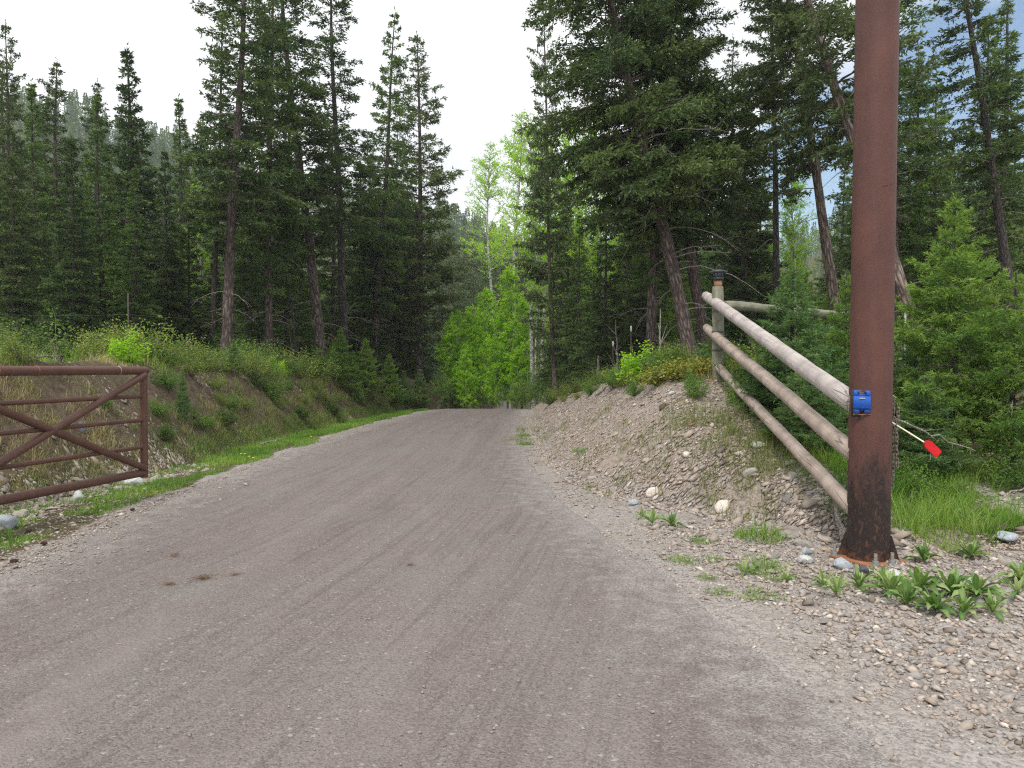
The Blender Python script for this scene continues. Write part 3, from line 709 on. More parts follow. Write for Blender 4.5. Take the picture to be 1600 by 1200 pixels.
place('pine_b', 655, 35, Ht=16, lean=-.3, label='open-crowned conifer nearest the left edge of the road, reaching out to the right', group=GL, sxy=1.05, spin=1.0)
place('fir_c', 622, 40, Ht=14, lean=.5, label='dark fir just behind the conifer nearest the road', group=GL)
place('spruce_a', 258, 22, top=232, label='narrow pointed spruce with drooping boughs down to the ground and a brownish tip', group=GL, sxy=.85)
place('spruce_b', 160, 21, top=150, label='broad dark spruce left of the narrow pointed spruce', group=GL, sxy=1.0)
place('spruce_b', 60, 24, top=130, label='dark spruce near the left edge of the picture', group=GL)
place('poplar', 318, 31, top=275, label='light green leafy tree showing between the dark spruces on the left', group=GL, sxy=.8)
place('fir_b', 205, 27, top=170, label='tall fir behind and right of the broad dark spruce', group=GL)
place('pine_b', 15, 20, Ht=9, label='brownish half-dead conifer at the far left edge', group=GL, sxy=.8)
for px, Y, top, k, lb in [(112, 18.5, 215, 'spruce_a', 'dark spruce just left of the broad dark spruce, boughs near the ground'), (212, 20.5, 262, 'spruce_b', 'dark spruce filling the gap left of the narrow pointed spruce'), (296, 23, 300, 'spruce_a', 'low dark spruce between the pointed spruce and the bare brown trunk'),
    (388, 25.5, 225, 'fir_b', 'dense green fir between the bare brown trunk and the fir with the white mark'), (450, 27, 160, 'spruce_b', 'dense fir filling the space left of the left-leaning trunk'), (562, 32, 250, 'spruce_a', 'dark spruce between the straight dark fir and the slim pale-barked fir'),
    (612, 36, 262, 'spruce_b', 'dark spruce right of the slim pale-barked fir'), (20, 19, 240, 'spruce_a', 'dark spruce cut by the left edge of the picture'), (640, 41, 330, 'spruce_a', 'low dark spruce behind the open-crowned conifer near the road'), (520, 30, 200, 'fir_b', 'green fir crown behind the left-leaning trunk')]:
    place(k, px, Y, top=top, label=lb, group=GL)
# centre
place('birch', 833, 33, Ht=13, lean=-2.3, label='white-barked birch with a tall slim stem leaning left beside the lime aspens', group=GC)
place('birch', 838, 32, Ht=9, lean=-.4, label='shorter white-barked birch stem just right of the tall leaning birch', group=GC, sxy=.7, spin=1)
place('birch', 800, 46, top=170, label='tall light green leafy tree standing over the lime aspens', group=GC, sxy=1.0, spin=3)
place('birch', 772, 50, top=215, label='light green leafy tree left of the tall one over the lime aspens', group=GC, sxy=1.0, spin=5)
place('pine_b', 868, 27, Ht=14.5, lean=-1.8, label='dark-trunked pine at the right end of the road crest', group=GC, sxy=.62)
for i, (px, Y, top, k, lb) in enumerate([
    (793, 34, 412, 'aspen_a', 'tallest of the bright lime young aspens where the road dips away'),
    (765, 35, 445, 'aspen_a', 'bright lime aspen second tallest, just left of the tallest one'),
    (740, 36, 478, 'aspen_b', 'bright lime aspen in the middle of the aspen clump'),
    (712, 35, 485, 'aspen_b', 'bright lime pointed aspen on the left side of the clump'),
    (700, 34, 500, 'aspen_b', 'leftmost bright lime aspen, next to the dark conifers'),
    (816, 33.5, 462, 'aspen_a', 'bright lime aspen right of the tallest one, before the white birch stems'),
    (728, 33, 545, 'aspen_b', 'low bright lime aspen in front of the clump at its left'),
    (775, 33.5, 525, 'aspen_b', 'low bright lime aspen in front of the clump at its centre'),
    (808, 33, 540, 'aspen_b', 'low bright lime aspen in front of the clump at its right'),
    (752, 41, 465, 'aspen_a', 'bright lime aspen at the back of the clump')]):
    place(k, px, Y, top=top, label=lb, group='lime green aspens beyond the road crest', spin=i * 1.3, sxy=1.0)
for i, (px, Y, top, lb) in enumerate([(840, 31, 560, 'dark green bush under the white birch stems'), (828, 30, 590, 'green bush hiding the foot of the tall leaning birch'), (846, 29, 585, 'green bush hiding the foot of the shorter birch'), (872, 28.5, 560, 'taller dark bush beside the dark-trunked pine'), (858, 28, 585, 'low green bush at the right end of the road crest'),
    (825, 31.5, 575, 'small green bush between the lime aspens and the birch stems'), (683, 31, 575, 'green bush at the left end of the road crest'), (700, 33, 590, 'green bush under the leftmost lime aspen'), (725, 34, 600, 'low bush behind the crest left of the road centre'), (750, 34.5, 598, 'low bush behind the crest at the road centre'), (775, 34.5, 600, 'low bush behind the crest right of the road centre'), (800, 32, 596, 'low bush under the right aspens'), (812, 31, 600, 'low bush between the aspens and the white birch stems'), (880, 30, 575, 'green bush behind the start of the gravel bank')]):
    place('alder', px, Y, top=top, label=lb, cat='bush', group='bushes at the road crest', sxy=1.1)
place('poplar', 897, 33, top=175, label='light green leafy crown between the dark-trunked pine and the dark spruces', group=GC, spin=2)
place('poplar', 848, 39, top=215, label='light green leafy crown behind the white birch stems', group=GC, sxy=.8, spin=4)
place('alder', 786, 31.6, top=603, label='low bush right at the crest under the tallest lime aspen', cat='bush', group='bushes at the road crest', sxy=1.3)
# mid distance trees in the gap
ORD = ['first', 'second', 'third', 'fourth', 'fifth', 'sixth', 'seventh', 'eighth', 'ninth', 'tenth']
for i, (px, Y, top, k) in enumerate([(716, 62, 385, 'pine_b'), (738, 66, 362, 'pine_b'), (757, 70, 378, 'spruce_b'), (700, 72, 372, 'pine_b'), (775, 64, 372, 'pine_b'), (795, 75, 352, 'spruce_b'), (728, 80, 372, 'spruce_b'), (765, 85, 355, 'pine_b'), (686, 64, 400, 'spruce_a'), (815, 68, 375, 'pine_b')]):
    place(k, px, Y, top=top, label=ORD[sorted([716, 738, 757, 700, 775, 795, 728, 765, 686, 815]).index(px)] + ' from the left of the olive conifers in the gap beyond the lime aspens', group='mid-distance conifers in the gap over the road', spin=i * .9)
# right
place('big_a', 1086, 16.2, Ht=13.5, lean=-13, leany=0, label='big fir with a thick scaly trunk leaning left, behind the lantern post', group=GR_, sxy=.82, spin=.4)
place('big_a', 1112, 17.6, Ht=13, lean=-9.5, label='second thick leaning fir trunk, just right of the thickest one', group=GR_, sxy=.8, spin=3.6)
place('fir_b', 1016, 17.5, Ht=11, lean=1, label='straight dark fir trunk left of the two leaning ones', group=GR_, sxy=1.05)
place('fir_c', 1216, 21, Ht=13, lean=-1, label='thin dark straight trunk right of the lantern post', group=GR_, sxy=.75)
place('pine_a', 1322, 17, Ht=12.5, lean=-8.5, label='pine with pale flaky bark leaning left beside the rusty steel post', group=GR_, sxy=.82, spin=1.2)
place('pine_a', 1452, 15, Ht=12, lean=-19, label='strongly leaning pale-barked pine crossing behind the rusty steel post', group=GR_, sxy=.95, spin=4)
place('fir_c', 1600, 15, Ht=10, lean=-9, label='dark leaning conifer before the patch of blue sky at the right edge', group=GR_, sxy=1.0)
place('spruce_b', 905, 24, top=335, label='dark spruce rising behind the left end of the gravel bank', group=GR_, sxy=.9)
place('spruce_a', 948, 21, top=318, label='dense dark spruce over the middle of the gravel bank', group=GR_, sxy=1.0)
place('spruce_a', 985, 24, top=262, label='dark spruce behind the dense one over the gravel bank', group=GR_)
place('poplar', 938, 27, top=165, label='light green leafy crown showing behind the dark spruces', group=GR_)
place('poplar', 1240, 25, top=235, label='light green leafy tree behind the thin dark trunk', group=GR_, sxy=.8)
for px, Y, top, k, lb in [(888, 31, 300, 'spruce_a', 'dark spruce just right of the dark-trunked pine'), (925, 27, 345, 'spruce_b', 'lower dark spruce behind the sprout on the bank brow'), (1003, 23, 350, 'spruce_a', 'dark spruce behind the straight dark trunk'), (1050, 24, 310, 'spruce_b', 'dark spruce behind the two leaning trunks'), (965, 30, 330, 'fir_b', 'dark fir crown behind the small metal posts')]:
    place(k, px, Y, top=top, label=lb, group=GR_)
place('spruce_a', 1165, 22, top=140, label='broad dark conifer behind the lantern post and its cross rail', group=GR_, sxy=1.1)
place('fir_b', 1390, 20, Ht=12, label='fir hidden mostly by the rusty steel post', group=GR_)
place('spruce_b', 1560, 19, Ht=9.5, label='dark conifer at the right edge under the blue sky patch', group=GR_)
place('fir_b', 1460, 21, top=120, label='dark fir standing behind the large young fir', group=GR_)
# young firs on the right
YF = 'young firs by the fence on the right'
place('young_a', 1487, 9.6, top=308, label='large bright young fir right of the steel post with a pointed tip', group=YF, sxy=1.0, cat='young fir', spin=.5)
place('young_a', 1585, 9.0, top=425, label='young fir cut by the right edge of the picture', group=YF, cat='young fir', spin=2.5)
place('young_b', 1236, 9.7, top=428, label='young fir with a bare upright leader showing between the top rails', group=YF, cat='young fir', sxy=1.15)
place('young_a', 1322, 10.6, top=425, label='bright young fir tucked behind the left edge of the steel post', group=YF, cat='young fir', sxy=.8, spin=4)
place('young_c', 1270, 8.6, top=555, label='low dark young fir under the middle rail', group=YF, cat='young fir', sxy=1.3)
place('young_c', 1215, 9.6, top=560, label='low young fir behind the bottom rail', group=YF, cat='young fir', sxy=1.2, spin=1)
place('young_b', 1432, 10.5, top=520, label='small young fir between the steel post and the large young fir', group=YF, cat='young fir', sxy=1.1)
place('young_c', 1445, 9.0, top=590, label='low young fir behind the red marker', group=YF, cat='young fir', sxy=1.3, spin=2)
# young conifers on the left bank
YL = 'young conifers along the left bank'
for px, py, top, k, lb in [(572, 620, 528, 'young_a', 'small fir with a pointed tip halfway along the left bank'), (532, 602, 512, 'young_a', 'taller small fir left of the pointed one on the left bank'),
    (608, 628, 552, 'young_a', 'small fir where the left bank runs down to the road'), (632, 632, 580, 'young_c', 'lowest small conifer near the end of the left bank'), (548, 618, 555, 'young_a', 'small fir in front of the taller one on the left bank'),
    (285, 660, 578, 'young_b', 'thin young pine growing on the bank face right of the gate'), (365, 580, 535, 'young_b', 'small fir on top of the left bank beyond the gate'), (655, 636, 578, 'young_c', 'small conifer beside the left end of the road crest')]:
    x, Y = hit(px, py)
    place(k, px, Y, top=top, label=lb, cat='young conifer', group=YL, sxy=.5 if px == 285 else 1.0, X=x)

# the trees one cannot tell apart further back
rs = random.Random(5)
fill = []
def Ht_lim(px): return 868 < px < 985 or 1205 < px < 1300
def scatter(n, x0, x1, y0, y1, keys, lab, grp, hmin, hmax, pxlo, pxhi, mind=1.5):
    k = 0; tries = 0
    while k < n and tries < n * 60:
        tries += 1
        Y = y0 + (y1 - y0) * rs.random() ** .9; px = rs.uniform(pxlo, pxhi); x = (px - 800) / F * Y
        if (px < 700 and x > FL(Y) - 3.2) or (px > 800 and x < FR(Y) + 2.6): continue
        if Ht_lim(px) and hmax > 6: continue
        if any((x - a) ** 2 + (Y - b) ** 2 < mind ** 2 for a, b in fill): continue
        fill.append((x, Y)); kk_ = rs.choice(keys); hh_ = rs.uniform(hmin, hmax)
        sz_ = 'taller' if hh_ > (hmin + hmax) / 2 else 'shorter'; dp_ = 'nearer' if Y < (y0 + y1) / 2 else 'farther'
        place(kk_, px, Y, Ht=hh_, label=lab.replace('SIZE', sz_).replace('DEPTH', dp_).replace('KIND', {'f': 'fir', 's': 'spruce', 'p': 'pine', 'y': 'young fir'}[kk_[0]]), group=grp, lean=rs.uniform(-2, 2), spin=rs.uniform(0, 6)); k += 1
CON = ['fir_a', 'fir_b', 'fir_c', 'spruce_a', 'spruce_b', 'fir_b', 'spruce_a', 'pine_b']
scatter(46, 0, 0, 26, 48, CON, 'SIZE dark KIND in the DEPTH rows of the forest behind the left bank', 'forest behind the left bank', 9, 13, -150, 645)
scatter(42, 0, 0, 24, 46, CON, 'SIZE dark KIND in the DEPTH rows of the forest behind the gravel bank', 'forest behind the right bank', 8, 12, 905, 1760)
scatter(26, 0, 0, 20, 34, ['young_c', 'spruce_a', 'young_a'], 'SIZE low undergrowth KIND among the DEPTH trunks behind the left bank', 'undergrowth conifers left', 2.0, 4.5, -60, 640, 1.0)
scatter(24, 0, 0, 18, 32, ['young_c', 'spruce_a', 'young_a'], 'SIZE low undergrowth KIND among the DEPTH trunks behind the gravel bank', 'undergrowth conifers right', 1.8, 4.2, 890, 1700, 1.0)

# far wood on the hill: one mass
r = np.random.RandomState(77); mb = MB()
def mini(r):
    n = 420; z = r.uniform(.04, 1, n) ** .9; a = r.uniform(0, 6.283, n); rr = .17 * (1 - z) ** .8 * r.uniform(.2, 1, n)
    P = np.stack([rr * np.cos(a), rr * np.sin(a), z], 1); D = np.stack([np.cos(a), np.sin(a), r.uniform(-.5, .1, n)], 1); D /= np.linalg.norm(D, axis=1)[:, None]; return P, D
minis = [mini(r) for _ in range(6)]
cnt = 0
for _ in range(7000):
    Y = 100 + 230 * r.rand(); tan = r.uniform(-.8, .8); 
    if not (-.8 < tan < -.28 or -.17 < tan < .2) and r.rand() < .6: continue
    x = tan * Y
    if cnt > 2200: break
    cnt += 1
    P, D = minis[r.randint(6)]; h = r.uniform(8, 15)
    a = r.uniform(0, 6.28); R = np.array([[math.cos(a), -math.sin(a), 0], [math.sin(a), math.cos(a), 0], [0, 0, 1]])
    base = np.array([x, Y, H1(x, Y) - .3])
    leaf_quads(mb, (P @ R.T) * h + base, D @ R.T, (.05 * h * r.uniform(.7, 1.3)), .028 * h, r, 0, np.clip(r.uniform(.2, .8) + r.uniform(-.2, .2, len(P)), 0, 1))
    mb.tube([base, base + [0, 0, h * .9]], [.012 * h, .002 * h], 4, 1, cap=False)
tag(mb.build('distant_forest', [M['needle_mid'], M['bark_dark']]), 'hazy conifer forest covering the far hillside', 'forest', kind='stuff')

# ------------------------------------------------------------------ shrubs on the banks
def place_mesh(me, name, px, Y, s=1.0, label='', cat='shrub', group=None, spin=None, X=None, dz=0, sz=None):
    x = (px - 800) / F * Y if X is None else X
    o = bpy.data.objects.new(name, me); COL.objects.link(o); o.location = (x, Y, H1(x, Y) + dz)
    o.scale = (s, s, sz or s); o.rotation_euler = (0, 0, random.Random(int(px * 3 + Y * 77)).uniform(0, 6.28) if spin is None else spin)
    return tag(o, label, cat, group)
SH = {'lime': shrub(1, .55, .7, 'leaf_lime', 22, .05, 60), 'green': shrub(2, .5, .7, 'leaf_green', 26, .035, 80), 'olive': shrub(3, .5, .8, 'leaf_olive', 24, .03, 80),
      'rust': shrub(4, .18, .7, 'leaf_rust', 26, .035, 50), 'dark': shrub(5, .55, .75, 'needle_mid', 34, .035, 130), 'thin': shrub(6, .8, .4, 'leaf_green', 7, .05, 24)}
SL = 'shrubs on the left bank'; SR = 'shrubs on the right bank'
def bank_shrub(px, py, k, s, lb, grp):
    x, y = hit(px, py); return place_mesh(SH[k], 'shrub', px, y, s, lb, 'shrub', grp, X=x)
for px, py, k, s, lb in [
    (200, 563, 'lime', 1.0, 'bright yellow-green leafy shrub on the left bank just above the gate rail'), (30, 566, 'olive', .9, 'olive shrub on the left bank near the left edge'),
    (92, 566, 'thin', 1.2, 'tall thin leafy sprout near the left edge of the picture'), (303, 575, 'thin', 1.0, 'thin leafy sapling on the left bank right of the gate corner'),
    (250, 572, 'green', .8, 'green shrub behind the gate corner on top of the bank'), (355, 582, 'olive', .9, 'olive shrub at the crown of the left bank beyond the young pine'),
    (395, 585, 'olive', 1.1, 'yellowish shrub beside the bare soil edge of the left bank'), (430, 586, 'lime', .8, 'lime shrub under the fir with the small white mark'), (468, 590, 'olive', 1.5, 'yellow-green shrub in front of the small firs on the left'),
    (498, 594, 'olive', 1.5, 'shrub with yellow leaves before the pointed small fir'), (492, 588, 'thin', 1.8, 'lime sprouts at the foot of the left-leaning trunk'), (350, 665, 'dark', .62, 'round dark green juniper on the lower face of the left bank'),
    (362, 640, 'green', .7, 'leafy green shrub on the bank face beside the juniper'), (325, 668, 'green', .5, 'low green shrub above the verge grass'), (470, 655, 'dark', .65, 'dark juniper near the foot of the left bank farther along'),
    (520, 648, 'dark', .75, 'dark bush at the foot of the left bank past the juniper'), (485, 672, 'green', .5, 'low green bush beside the verge below the dark juniper'), (425, 625, 'green', .8, 'green shrub hanging on the bank under the soil edge'), (560, 630, 'green', 1.1, 'green shrub low on the bank below the pointed small fir'),
    (540, 612, 'olive', 1.2, 'olive shrub on the brow of the bank right of the yellow-leaved one'), (590, 632, 'olive', 1.2, 'olive shrub close to the end of the left bank'), (618, 632, 'green', 1.3, 'green shrub near the road where the bank ends'), (645, 634, 'olive', 1.4, 'olive bush by the left end of the crest'),
    (258, 690, 'dark', .5, 'dark green bush right of the end pipe of the gate'), (246, 650, 'green', .55, 'green shrub right behind the end pipe of the gate'), (165, 640, 'green', .4, 'small shrub seen through the gate'), (305, 655, 'thin', .7, 'spindly plant beside the thin young pine'),
    (400, 605, 'dark', .6, 'dark green mat of leaves hanging over the soil edge'), (450, 612, 'green', .7, 'green shrub below the brow in the middle of the left bank')]:
    bank_shrub(px, py, k, s, lb, SL)
rq = random.Random(4)
for k in range(34):
    py = 578 + 54 * rq.random() ** 1.5; px = 1105 - (py - 566) * 3.7 + rq.uniform(-12, 12); x, y = hit(px, py)
    place_mesh(SH[rq.choice(['rust', 'green', 'olive', 'green', 'rust'])], 'shrub', px, y, rq.uniform(.45, .9), 'low leafy cover in the fringe along the brow of the gravel bank', 'shrub', 'fringe of low plants on the gravel bank brow', X=x)
rq = random.Random(12)
for k in range(64):      # the tangle along the brow and face that nothing tells apart
    Y = 13.5 + 14 * rq.random(); face = rq.random() < .45
    x = float(FL(Y)) - (rq.uniform(.3, 1.1) if face else rq.uniform(1.05, 2.6))
    kd = rq.choice(['olive', 'green', 'green', 'olive', 'thin', 'olive']); place_mesh(SH[kd], 'shrub', x / Y * F + 800, Y, rq.uniform(.5, 1.0) if face else rq.uniform(.9, 1.9), {'olive': 'olive', 'green': 'green', 'thin': 'spindly'}[kd] + ' bush in the tangle ' + ('on the face' if face else 'along the brow') + ' of the left bank, ' + ('nearer the gate' if Y < 20 else 'nearer the crest'), 'shrub', 'tangle of low bushes on the left bank', X=x)
for k in range(26):
    Y = 15 + 13 * rq.random(); x = float(FL(Y)) - rq.uniform(3.2, 9)
    place_mesh(SH[rq.choice(['olive', 'green', 'thin', 'dark'])], 'shrub', x / Y * F + 800, Y, rq.uniform(1.2, 2.3), 'undergrowth bush at the feet of the firs behind the left bank', 'shrub', 'undergrowth bushes left', X=x)
for k in range(22):
    Y = 13.5 + 10 * rq.random(); x = rq.uniform(3.6, 11)
    place_mesh(SH[rq.choice(['olive', 'green', 'thin', 'dark'])], 'shrub', x / Y * F + 800, Y, rq.uniform(1.0, 2.0), 'undergrowth bush at the feet of the firs behind the log fence', 'shrub', 'undergrowth bushes right', X=x)
for px, py, k, s, lb in [
    (1002, 600, 'lime', 1.15, 'bright green leafy shrub on the brow of the gravel bank'), (978, 602, 'green', .9, 'darker shrub left of the bright one on the gravel bank'), (1030, 592, 'green', .7, 'small shrub right of the bright one on the gravel bank'),
    (1058, 592, 'rust', 1.3, 'low yellow and red ground cover on the brow of the bank'), (1030, 602, 'rust', 1.2, 'low reddish ground cover below the bright shrub'), (1088, 588, 'rust', 1.3, 'ground cover between the bank brow and the lantern post'),
    (1085, 622, 'green', .55, 'creeping green plant running down the gravel slope'), (1080, 606, 'green', .5, 'creeping green plant a little higher on the slope'), (992, 618, 'green', .55, 'small creeping plant under the bright shrub'),
    (1112, 580, 'green', 1.0, 'green shrub at the foot of the lantern post'), (965, 598, 'rust', 1.2, 'yellowish ground cover left of the bright shrub'), (935, 603, 'olive', .9, 'low olive plant on the brow near the fallen stick'),
    (905, 612, 'olive', .8, 'low olive plant near the left end of the bank brow'), (916, 600, 'thin', 1.1, 'thin leafy sprout standing alone on the bank brow'), (985, 590, 'thin', 1.0, 'upright sprout behind the bright shrub'), (878, 622, 'olive', .9, 'yellow-green plant where the bank brow meets the road crest'), (860, 632, 'green', .9, 'green plant at the very start of the gravel bank')]:
    bank_shrub(px, py, k, s, lb, SR)
for px, Y, k, s, lb in [
    (1150, 11.4, 'olive', 1.1, 'yellow-green shrub between the lantern post and the middle rail'), (1180, 10.9, 'green', 1.1, 'green shrub beneath the top rail'), (1215, 10.4, 'olive', 1.1, 'yellowish shrub below the small fir with the bare leader'), (1160, 10.3, 'green', .9, 'green shrub between the middle and the lowest rail'),
    (1440, 8.3, 'green', .7, 'leafy weed under the red marker'), (1480, 9.2, 'olive', .9, 'olive undergrowth at the foot of the large young fir'), (1540, 8.9, 'olive', .8, 'brownish undergrowth at the right below the firs'), (1590, 8.6, 'green', .9, 'undergrowth at the right edge of the picture'),
    (1425, 9.6, 'olive', 1.1, 'light olive shrub right beside the steel post'), (1415, 8.6, 'green', .8, 'green shrub behind the chain')]:
    place_mesh(SH[k], 'shrub', px, Y, s, lb, 'shrub', SR)

# ------------------------------------------------------------------ grasses (stuff)
def blades(mb, X, Y, h, lean, w, r, tint, mat=0, spread=None):
    n = len(X); Z = Hf(X, Y) - .01
    az = r.uniform(0, 6.283, n); d = np.stack([np.cos(az), np.sin(az), np.zeros(n)], 1); sd = np.stack([-np.sin(az), np.cos(az), np.zeros(n)], 1)
    h = h * r.uniform(.5, 1.2, n); le = lean * r.uniform(.2, 1.2, n); P = np.stack([X, Y, Z], 1)
    L = []
    for f, wf in ((0, 1), (.5, .75), (.85, .4)):
        c = P + d * (h * le * f ** 2)[:, None]; c[:, 2] += h * f * (1 - .25 * le * f)
        L += [c - sd * (w * wf / 2), c + sd * (w * wf / 2)]
    tip = P + d * (h * le)[:, None]; tip[:, 2] += h * (1 - .35 * le); L.append(tip)
    V = np.stack(L, 1).reshape(-1, 3); b = np.arange(n)[:, None] * 7
    tt = np.repeat(np.clip(tint + r.uniform(-.2, .2, n), 0, 1), 7)
    n0 = mb.n
    mb.add(V, np.concatenate([b + [[0, 1, 3, 2]], b + [[2, 3, 5, 4]]]), mat, tt)
    mb.f.append((b + [[4, 5, 6]] + n0, mat))
def tufts(mb, cx, cy, nb, h, rad, lean, r, w=.006, tint=.5, mat=0):
    n = len(cx); idx = np.repeat(np.arange(n), nb); a = r.uniform(0, 6.283, len(idx)); q = np.sqrt(r.rand(len(idx))) * (rad[idx] if hasattr(rad, '__len__') else rad)
    hh = h[idx] if hasattr(h, '__len__') else h
    tt = tint[idx] if hasattr(tint, '__len__') else tint
    blades(mb, cx[idx] + q * np.cos(a), cy[idx] + q * np.sin(a), hh, lean, w, r, tt, mat)
r = np.random.RandomState(9)
# verge beside the road on the left
mb = MB(); n = 70000; Y = 4.5 + 25 * r.rand(n) ** 1.3; u = r.rand(n); xa = XL(Y) + .02; xb = FL(Y) - .25; X = xa + (xb - xa) * u
keep = (fbm(X * 2.2, Y * 1.2, 61, 3) + .38 - .55 * np.exp(-((u - .0) / .12) ** 2) - .5 * (u > .8) * (Y < 12) > .12 + .28 * sstep(11, 6, Y)); X, Y = X[keep], Y[keep]
tn = .42 + .5 * fbm(X * 1.5, Y * 1.5, 63, 2)
blades(mb, X, Y, .07 + .05 * sstep(9, 15, Y), .9, .007, r, tn)
tag(mb.build('verge_grass', M['grass']), 'short bright green grass in a strip between the road and the left bank', 'grass', kind='stuff')
# left bank: tufts dry and green
mb = MB(); n = 1300; Y = 6 + 21 * r.rand(n) ** 1.1; X = FL(Y) - r.uniform(0, 2.0, n)
dd_ = FL(Y) - X; k1 = (fbm(X * 1.3, Y * 1.3, 65, 3) > -.26) & ~((dd_ > .65) & (dd_ < 1.5) & (Y > 11.5) & (Y < 22) & (r.rand(n) < .85)); X, Y = X[k1], Y[k1]
tufts(mb, X, Y, 42, r.uniform(.10, .24, len(X)), .12, 1.25, r, .006, np.clip(.40 + .8 * fbm(X, Y, 66, 2), 0, 1))
tag(mb.build('bank_grass', M['grass_dry']), 'straw coloured and green grass tufts hanging on the left bank', 'grass', kind='stuff')
mb = MB(); n = 620; Y = 9.5 + 17 * r.rand(n); X = FL(Y) - r.uniform(1.15, 4.5, n); kk = fbm(X * .9, Y * .9, 68, 3) > -.1; X, Y = X[kk], Y[kk]; n = len(X)
tufts(mb, X, Y, 34, r.uniform(.14, .42, n), .16, 1.0, r, .007, np.clip(.6 + .8 * fbm(X * .7, Y * .7, 67, 2), 0, 1))
tag(mb.build('bank_top_grass', M['grass']), 'fresh long grass along the top of the left bank', 'grass', kind='stuff')
# right: long grass right of the steel post and behind the rails
mb = MB(); n = 300; X = r.uniform(3.05, 5.6, n); Y = r.uniform(6.5, 10.5, n)
kk = ~((X > 5.0) & (Y < 8.2)) & (X > 2.95 + (7.2 - Y) * .25) & ~((X > 4.3) & (Y < 7.0)); X, Y = X[kk], Y[kk]
tufts(mb, X, Y, 60, r.uniform(.06, .42, len(X)) ** 1.0, .15, 1.25, r, .006, np.clip(.42 + 1.3 * fbm(X * 1.5, Y * 1.5, 69, 3), 0, 1))
n = 260; X = r.uniform(4.5, 8, n); Y = r.uniform(9, 14, n); tufts(mb, X, Y, 36, r.uniform(.12, .3, n), .2, 1.0, r, .007, .6)
tag(mb.build('long_grass', M['grass']), 'long fresh grass growing right of the rusty steel post', 'grass', kind='stuff')
# sparse grass on the gravel bank
mb = MB()
pts = []
for px, Y, k in [(1060, 9.3, 14), (1150, 9.0, 22), (1190, 8.4, 36), (1170, 8.8, 22), (1210, 8.0, 26), (1110, 9.6, 16), (915, 13.5, 6), (945, 11.2, 5), (1035, 10.2, 10), (1010, 9.8, 10), (1170, 9.6, 20), (880, 16, 5), (818, 16.5, 10), (826, 19, 8)]:
    x0 = (px - 800) / F * Y
    for _ in range(int(k * 1.7)): pts.append((x0 + r.normal(0, .28), Y + r.normal(0, .35)))
pts = np.array(pts); tufts(mb, pts[:, 0], pts[:, 1], 14, r.uniform(.10, .26, len(pts)), .10, .9, r, .006, .32)
n = 160; Y = r.uniform(11, 22, n); X = FR(Y) + np.interp(Y, [11, 14, 22], [1.9, 2.1, 1.2]) + r.uniform(.1, 1.1, n)
tufts(mb, X, Y, 30, r.uniform(.1, .25, n), .14, 1.0, r, .006, .68)
tag(mb.build('bank_slope_grass', M['grass_dry']), 'sparse thin grass on the slope and brow of the gravel bank', 'grass', kind='stuff')
# green tufts one can count at the foot of the bank
def tuft_mesh(seed, nb, h, rad, mat):
    r = np.random.RandomState(seed); mb = MB(); a = r.uniform(0, 6.283, nb); q = np.sqrt(r.rand(nb)) * rad; global Hf
    h = h * (1.5 - q / rad) * r.uniform(.35, 1.2, nb)
    keep = Hf; Hf = lambda x, y: np.zeros(len(np.atleast_1d(x)))
    blades(mb, q * np.cos(a), q * np.sin(a), h, 1.3, .006, r, np.where(r.rand(nb) < .12, .95, .42)); Hf = keep
    return mb.mesh('grass_tuft', [M[mat]])
TF = [tuft_mesh(1, 420, .15, .22, 'grass'), tuft_mesh(2, 200, .10, .19, 'grass')]
for px, Y, k, s, lb in [(1190, 6.85, 0, 1.15, 'dense green grass tuft between the bank foot and the steel post'), (1195, 5.85, 0, .95, 'green grass tuft left of the base plate, nearer the camera'), (1088, 6.75, 1, .8, 'small flat grass patch left of the dense tuft'),
    (1065, 6.1, 1, .8, 'thin grass patch by the edge of the road'), (1120, 6.1, 1, .6, 'small sprig of grass among the grey cobbles'), (1190, 5.1, 1, .9, 'grass sprig at the lower right near the picture bottom'), (1130, 5.2, 1, .6, 'faint grass patch near the road edge at the bottom'),
    (1105, 5.6, 1, .5, 'tiny grass patch on the road shoulder'), (1205, 5.5, 1, .6, 'small grass patch in front of the second green tuft'), (820, 15.5, 0, .9, 'grass tuft at the road edge where the bank begins'), (818, 17.5, 0, .9, 'farther grass tuft at the road edge where the bank begins'), (915, 11.8, 1, 1.2, 'green grass tuft low on the gravel slope')]:
    place_mesh(TF[k], 'grass_tuft', px, Y, s, lb, 'grass tuft', 'green grass tufts on the right shoulder')

